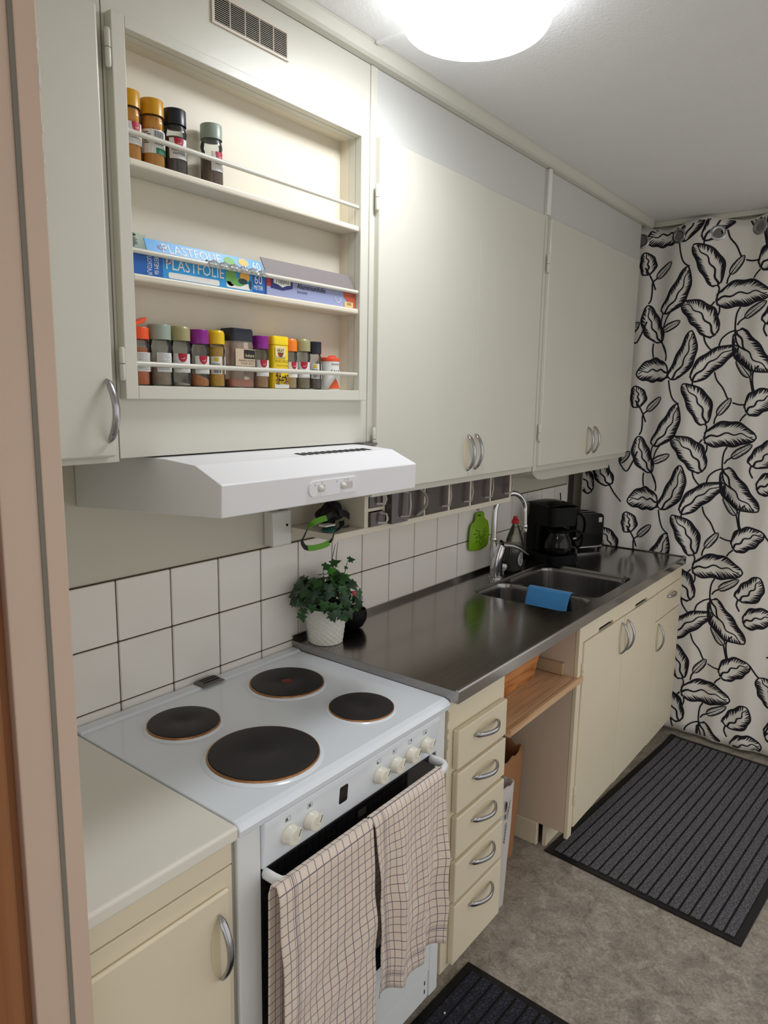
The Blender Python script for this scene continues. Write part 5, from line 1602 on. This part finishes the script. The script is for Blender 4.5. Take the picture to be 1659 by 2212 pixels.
# ---------------------------------------------------------------- curtain with printed leaves
CY0, CY1, CZ0, CZ1 = -0.030, -1.53, 0.022, 2.485
def fold(y, z):
    k = (z - CZ0) / (CZ1 - CZ0)
    top = max(0.0, (k - 0.86) / 0.14)
    a = 0.011 + 0.004 * math.sin(1.3 * y + 2 * k) + 0.010 * top
    return 2.094 + a * math.sin(2 * PI * (y + 0.43) / 0.343) + 0.006 * math.sin(2 * PI * (y + 0.1) / 0.13 + 1.5 * k) * (1 - 0.5 * top)
def cpt(y, z, off=0.0):
    return (fold(y, z) - off, y, z)
def ctop(y):
    return CZ1 + 0.012 * math.sin(2 * PI * (y + 0.30) / 0.343)
def cbot(y):
    return CZ0 + 0.006 * math.sin(9 * y)
cu = thing('leaf_curtain', 'white curtain printed with large black hatched leaves', 'curtain', (2.09, -0.85, 0))
mb = MB().grid(lambda u, v: cpt(CY0 + (CY1 - CY0) * u, cbot(CY0 + (CY1 - CY0) * u) + (ctop(CY0 + (CY1 - CY0) * u) - cbot(CY0 + (CY1 - CY0) * u)) * v), 200, 60)
fab = obj('fabric', mb, mat('curtain_fabric', (240, 236, 230), 0.85, var=0.02, vscale=8, bump=0.25, bscale=600), cu, 179, solid=0.001)
# the print: one repeat traced in metres (along the wall, height), repeated every 0.634 m up the cloth
S4 = 0.2938
def TR(cx, cy):
    """place a point of the print repeat: photo-crop units -> cloth (y, z)"""
    u, v = 1220 + cx * S4, 430 + cy * S4
    d = [0.78013867, 0.60398737, -0.16304268]
    a = (u - 829.5) / 1535.234; b = -(v - 1106) / 1535.234
    d = [d[i] + a * R_[i] + b * U_[i] for i in range(3)]
    t = (2.094 + 1.507495) / d[0]
    return (-1.5003 + t * d[1], 1.677044 + t * d[2])
LEAVES = [  # base, tip, width, wave
    ((1120, 632), (958, 338), 0.100, 1), ((1108, 742), (1520, 690), 0.118, 2), ((1098, 1002), (866, 760), 0.110, 3),
    ((718, 842), (914, 498), 0.088, 1), ((668, 582), (786, 458), 0.034, 0), ((702, 1052), (606, 782), 0.086, 2),
    ((718, 972), (852, 896), 0.034, 0), ((778, 1328), (942, 968), 0.088, 1), ((760, 1272), (526, 1290), 0.112, 3),
    ((938, 1335), (1272, 1080), 0.090, 2), ((1262, 968), (1530, 1265), 0.112, 1), ((1212, 552), (1318, 408), 0.034, 0),
    ((1366, 1310), (1258, 1180), 0.042, 0), ((1318, 872), (1490, 750), 0.036, 0),
    ((1440, 500), (1690, 330), 0.105, 2), ((1480, 915), (1660, 700), 0.100, 1), ((1518, 1090), (1775, 1010), 0.100, 2), ((600, 560), (590, 395), 0.070, 1),
    ((470, 1000), (548, 905), 0.034, 0), ((480, 760), (380, 560), 0.090, 1),
    ((400, 1180), (300, 950), 0.095, 2), ((330, 800), (130, 740), 0.100, 3), ((250, 1250), (90, 1080), 0.100, 1),
    ((180, 640), (60, 420), 0.09, 2), ((1880, 640), (1760, 420), 0.10, 1), ((1800, 900), (2050, 820), 0.11, 2),
    ((1820, 1230), (1980, 980), 0.10, 3), ((2150, 700), (2080, 420), 0.10, 1), ((2250, 1180), (2120, 940), 0.10, 2),
]
VINES = [
    [(1122, 634), (1132, 660), (1110, 742)],
    [(718, 842), (704, 900), (708, 970), (712, 1050), (745, 1140), (742, 1190)], [(870, 775), (810, 800), (755, 865), (728, 930), (716, 972)],
    [(1100, 752), (1078, 780), (1066, 812)], [(1134, 780), (1132, 830), (1108, 878)],
    [(1288, 790), (1262, 840), (1250, 920), (1252, 1020), (1275, 1080), (1330, 1112)], [(1258, 960), (1200, 985), (1150, 1030), (1130, 1082)],
    [(1024, 1002), (1032, 1050), (1055, 1090), (1078, 1112)], [(948, 1335), (942, 1378)],
    [(1098, 1272), (1115, 1330), (1160, 1390), (1185, 1450), (1195, 1470)], [(1228, 1498), (1280, 1512), (1336, 1512)],
    [(1366, 1312), (1376, 1370), (1385, 1420)], [(1432, 1225), (1392, 1270), (1384, 1330), (1392, 1400), (1408, 1424)],
    [(766, 1332), (774, 1400), (790, 1460), (815, 1492), (842, 1508)], [(1212, 552), (1196, 585), (1188, 622)],
    [(1445, 515), (1410, 550), (1390, 580)],
    [(644, 1060), (638, 1110), (642, 1165)], [(706, 1052), (730, 1085), (746, 1130)], [(668, 582), (640, 615), (636, 680), (628, 740), (612, 770)],
    [(1318, 872), (1285, 895), (1264, 925)], [(470, 1002), (520, 1060), (560, 1000), (600, 900)], [(520, 1480), (560, 1560), (585, 1640)],
    [(480, 762), (520, 820), (500, 900), (472, 1000)], [(400, 1182), (430, 1240), (480, 1300)], [(330, 802), (380, 860), (390, 940)],
    [(1690, 330), (1740, 400), (1760, 420)], [(1480, 915), (1468, 960), (1490, 1010)],
    [(1880, 642), (1860, 760), (1800, 900)], [(1820, 1232), (1780, 1300), (1700, 1350)], [(2150, 702), (2120, 800), (2050, 820)],
]
pm = MB()
yl = (CY1 + 0.004, CY0 - 0.004)
def stroke(pts, ws):
    """ribbon over the cloth along 2D points (y, z) with per-point half widths"""
    n = len(pts); row = []
    for i, (a, b) in enumerate(pts):
        p = pts[min(i + 1, n - 1)]; q = pts[max(i - 1, 0)]
        dx, dz = p[0] - q[0], p[1] - q[1]
        l = math.hypot(dx, dz) or 1
        w = ws[i]
        row.append(((a - dz / l * w, b + dx / l * w), (a + dz / l * w, b - dx / l * w)))
    for i in range(n - 1):
        quad = [row[i][0], row[i][1], row[i+1][1], row[i+1][0]]
        if all(yl[0] < y < yl[1] and cbot(y) + 0.002 < z < ctop(y) - 0.003 for y, z in quad):
            pm.poly([cpt(y, z, 0.0016) for y, z in quad])
def draw_leaf(B, T, w, wave, dz, rr):
    bx, bz = B; tx, tz = T
    L = math.hypot(tx - bx, tz - bz)
    if L < 1e-4:
        return
    ex, ez = (tx - bx) / L, (tz - bz) / L
    sx, sz = -ez, ex
    big = w > 0.06
    bend = (0.10 if wave % 2 else -0.08) * L if big else 0.0
    def P(t, s):
        c = bend * math.sin(PI * t)
        return (bx + ex * L * t + sx * (s + c), bz + ez * L * t + sz * (s + c) + dz)
    def hw(t, sd):
        t = min(1.0, max(0.0, t))
        base = 1.85 * (t ** 0.48) * ((1 - t) ** 0.62) * w * 1.10 / 2
        wob = 1 + (0.07 * math.sin(t * (13 + 2 * wave) + wave * 1.7 + sd) if big else 0.05 * math.sin(t * 9 + sd))
        return base * wob
    N = 26 if big else 12
    lw = 0.0040 if big else 0.0026
    for sd in (1, -1):
        stroke([P(i / N, sd * hw(i / N, sd)) for i in range(N + 1)], [lw * (0.8 + 0.5 * math.sin(PI * i / N)) for i in range(N + 1)])
        H = int(L / (0.0076 if big else 0.0072))
        for k in range(1, H):
            t = k / H + rr.uniform(-0.004, 0.004)
            if not 0.03 < t < 0.97:
                continue
            h0 = hw(t, sd)
            ln = (0.56 if sd > 0 else 0.44) * rr.uniform(0.7, 1.15) * h0
            if not big:
                ln = h0 * rr.uniform(0.5, 0.75)
            sk = 0.20 * w / L if big else 0.15 * w / L
            p0 = P(t, sd * h0); p1 = P(min(0.99, max(0.01, t - sk * 0.5)), sd * (h0 - ln * 0.5)); p2 = P(min(0.99, max(0.01, t - sk)), sd * (h0 - ln))
            q = 0.0036 if big else 0.0023
            stroke([p0, p1, p2], [q, q * 0.75, q * 0.18])
    M = 18
    am = 0.05 * w if big else 0.0
    stroke([P(0.0 + 0.94 * i / M, am * math.sin(i * 1.1 + wave)) for i in range(M + 1)], [(0.0044 if big else 0.0024) * (1.15 - 0.7 * i / M) for i in range(M + 1)])
def catmull(pts, n=6):
    out = []
    for i in range(len(pts) - 1):
        p0, p1, p2, p3 = pts[max(i-1, 0)], pts[i], pts[i+1], pts[min(i+2, len(pts)-1)]
        for k in range(n):
            t = k / n
            out.append(tuple(0.5 * (2*p1[j] + (p2[j]-p0[j])*t + (2*p0[j]-5*p1[j]+4*p2[j]-p3[j])*t*t + (3*p1[j]-p0[j]-3*p2[j]+p3[j])*t**3) for j in (0, 1)))
    out.append(pts[-1])
    return out
rr = random.Random(5)
for rep in range(-1, 4):
    dz = -0.634 * rep
    for B, T, w, wave in LEAVES:
        draw_leaf(TR(*B), TR(*T), w, wave, dz, rr)
    for pts in VINES:
        q = [(a, b + dz) for a, b in catmull([TR(*p) for p in pts])]
        stroke(q, [0.0036] * len(q))
obj('leaf_print', pm, mat('print_black_ink', (24, 22, 34), 0.8, var=0.1), fab, kind='stuff', label='black hatched leaf and vine print')
for k in range(7):
    y = -0.262 - 0.1715 * k
    rg = MB()
    z = 2.428 + (0.004 if k % 2 else 0)
    s_ = 1 if k % 2 else -1
    rg.tube([(0, 0.026 * math.cos(t), 0.026 * math.sin(t)) for t in [2 * PI * q / 28 for q in range(28)]], (0.0022, 0.0075), 8, closed=True, up=(1, 0, 0))
    dx = (fold(y + 0.01, z) - fold(y - 0.01, z)) / 0.02
    rg.map(lambda a, b, c_: (fold(y, z) - 0.003 + a + b * dx, y + b, z + c_))
    ey = obj('eyelet', rg, M_HANDLE, cu, 60)
    hd = MB().poly([(fold(y, z) - 0.0022 + 0.021 * math.cos(t) * dx, y + 0.021 * math.cos(t), z + 0.021 * math.sin(t)) for t in [2 * PI * q / 20 for q in range(20)]])
    obj('eyelet_hole', hd, mat('eyelet_grey', (120, 118, 116), 0.6), ey)  # grey disc for the rod and wall seen through the ring
rd = thing('curtain_rod', 'grey curtain rod running through the curtain eyelets', 'curtain rod', (2.10, -0.85, 2.43))
obj('rod', MB().tube([(2.126, -0.012, 2.430), (2.126, -1.54, 2.430)], 0.0065, 12), mat('rod_grey', (150, 148, 146), 0.35, 0.7), rd, 60)
tr_ = MB().box(2.100, XR - 0.0005, YF + 0.01, 0.085, 2.487, 2.5095)
struct('trim_7', tr_, M_UP, 0.002, label='white strip along the ceiling above the curtain')

# ---------------------------------------------------------------- ribbed floor mats
M_PILE = ramp_mat('mat_pile', [(0.3, (44, 44, 48)), (0.5, (82, 82, 88)), (0.7, (134, 134, 140))], 0.95, 260.0, 3.0, (1, 1, 1), 0.0, 0.5)
M_PILE2 = ramp_mat('mat_pile_dark', [(0.3, (14, 14, 20)), (0.5, (30, 31, 40)), (0.72, (70, 72, 84))], 0.95, 200.0, 3.0, (1, 1, 1), 0.0, 0.5)
M_RUBBER = mat('black_rubber', (17, 17, 19), 0.45, var=0.15, vscale=30)
def floor_mat(label, x0, x1, y0, y1, n, pile, rot, curl=0.0):
    t = thing('floor_mat', label, 'mat', ((x0 + x1) / 2, (y0 + y1) / 2, 0), rot)
    hx, hy_ = (x1 - x0) / 2, (y1 - y0) / 2
    def lift(x, y):
        k = max(0, (x - hx + 0.16) / 0.16) if curl else 0
        return curl * k * k * (0.6 + 0.4 * math.sin(5 * y))
    b = MB()
    def slab(mb, a0, a1, b0, b1, z0, z1, nx=24):
        o = len(mb.v)
        for i in range(nx + 1):
            x = a0 + (a1 - a0) * i / nx
            l = lift(x, (b0 + b1) / 2)
            mb.v += [(x, b0, z0 + l), (x, b1, z0 + l), (x, b1, z1 + l), (x, b0, z1 + l)]
        for i in range(nx):
            for k in range(4):
                k2 = (k + 1) % 4
                mb.f.append([o+4*i+k, o+4*i+k2, o+4*(i+1)+k2, o+4*(i+1)+k]); mb.mi.append(0)
        mb.f.append([o, o+1, o+2, o+3]); mb.mi.append(0)
        mb.f.append([o+4*nx+k for k in (3, 2, 1, 0)]); mb.mi.append(0)
        return mb
    slab(b, -hx, hx, -hy_, hy_, 0.0006, 0.0032)
    obj('rubber_base', b, M_RUBBER, t, local=True)
    e = 0.024
    bd = MB()
    for a in ((-hx, hx, -hy_, -hy_ + e), (-hx, hx, hy_ - e, hy_), (-hx, -hx + e, -hy_ + e, hy_ - e), (hx - e, hx, -hy_ + e, hy_ - e)):
        slab(bd, a[0], a[1], a[2], a[3], 0.0033, 0.0052)
    obj('border', bd, M_RUBBER, t, local=True)
    pitch = (2 * hy_ - 2 * e) / n
    rm = slab(MB(), -hx + e, hx - e, -pitch * 0.5 + 0.0040, pitch * 0.5 - 0.0040, 0.0033, 0.0085).mesh('rib')
    rm.materials.append(pile)
    for k in range(n):
        inst('rib', rm, t, (0, -hy_ + e + pitch * (k + 0.5), 0))
    return t
floor_mat('grey ribbed floor mat in front of the sink cabinet', 0.760, 2.020, -1.2425, -0.5555, 18, M_PILE, -0.075, 0.010)
floor_mat('black ribbed floor mat in front of the stove', -0.98, 0.138, -1.20, -0.546, 16, M_PILE2, -0.035)
sc = obj('crumb', MB().lathe([(0.003 * math.sin(PI * k / 6), -0.0025 * math.cos(PI * k / 6)) for k in range(7)], (-0.052, -0.612, 0.0115), 8), M_PAPER, None, 60)
tag(sc, 'tiny white crumb on the black floor mat', 'crumb')
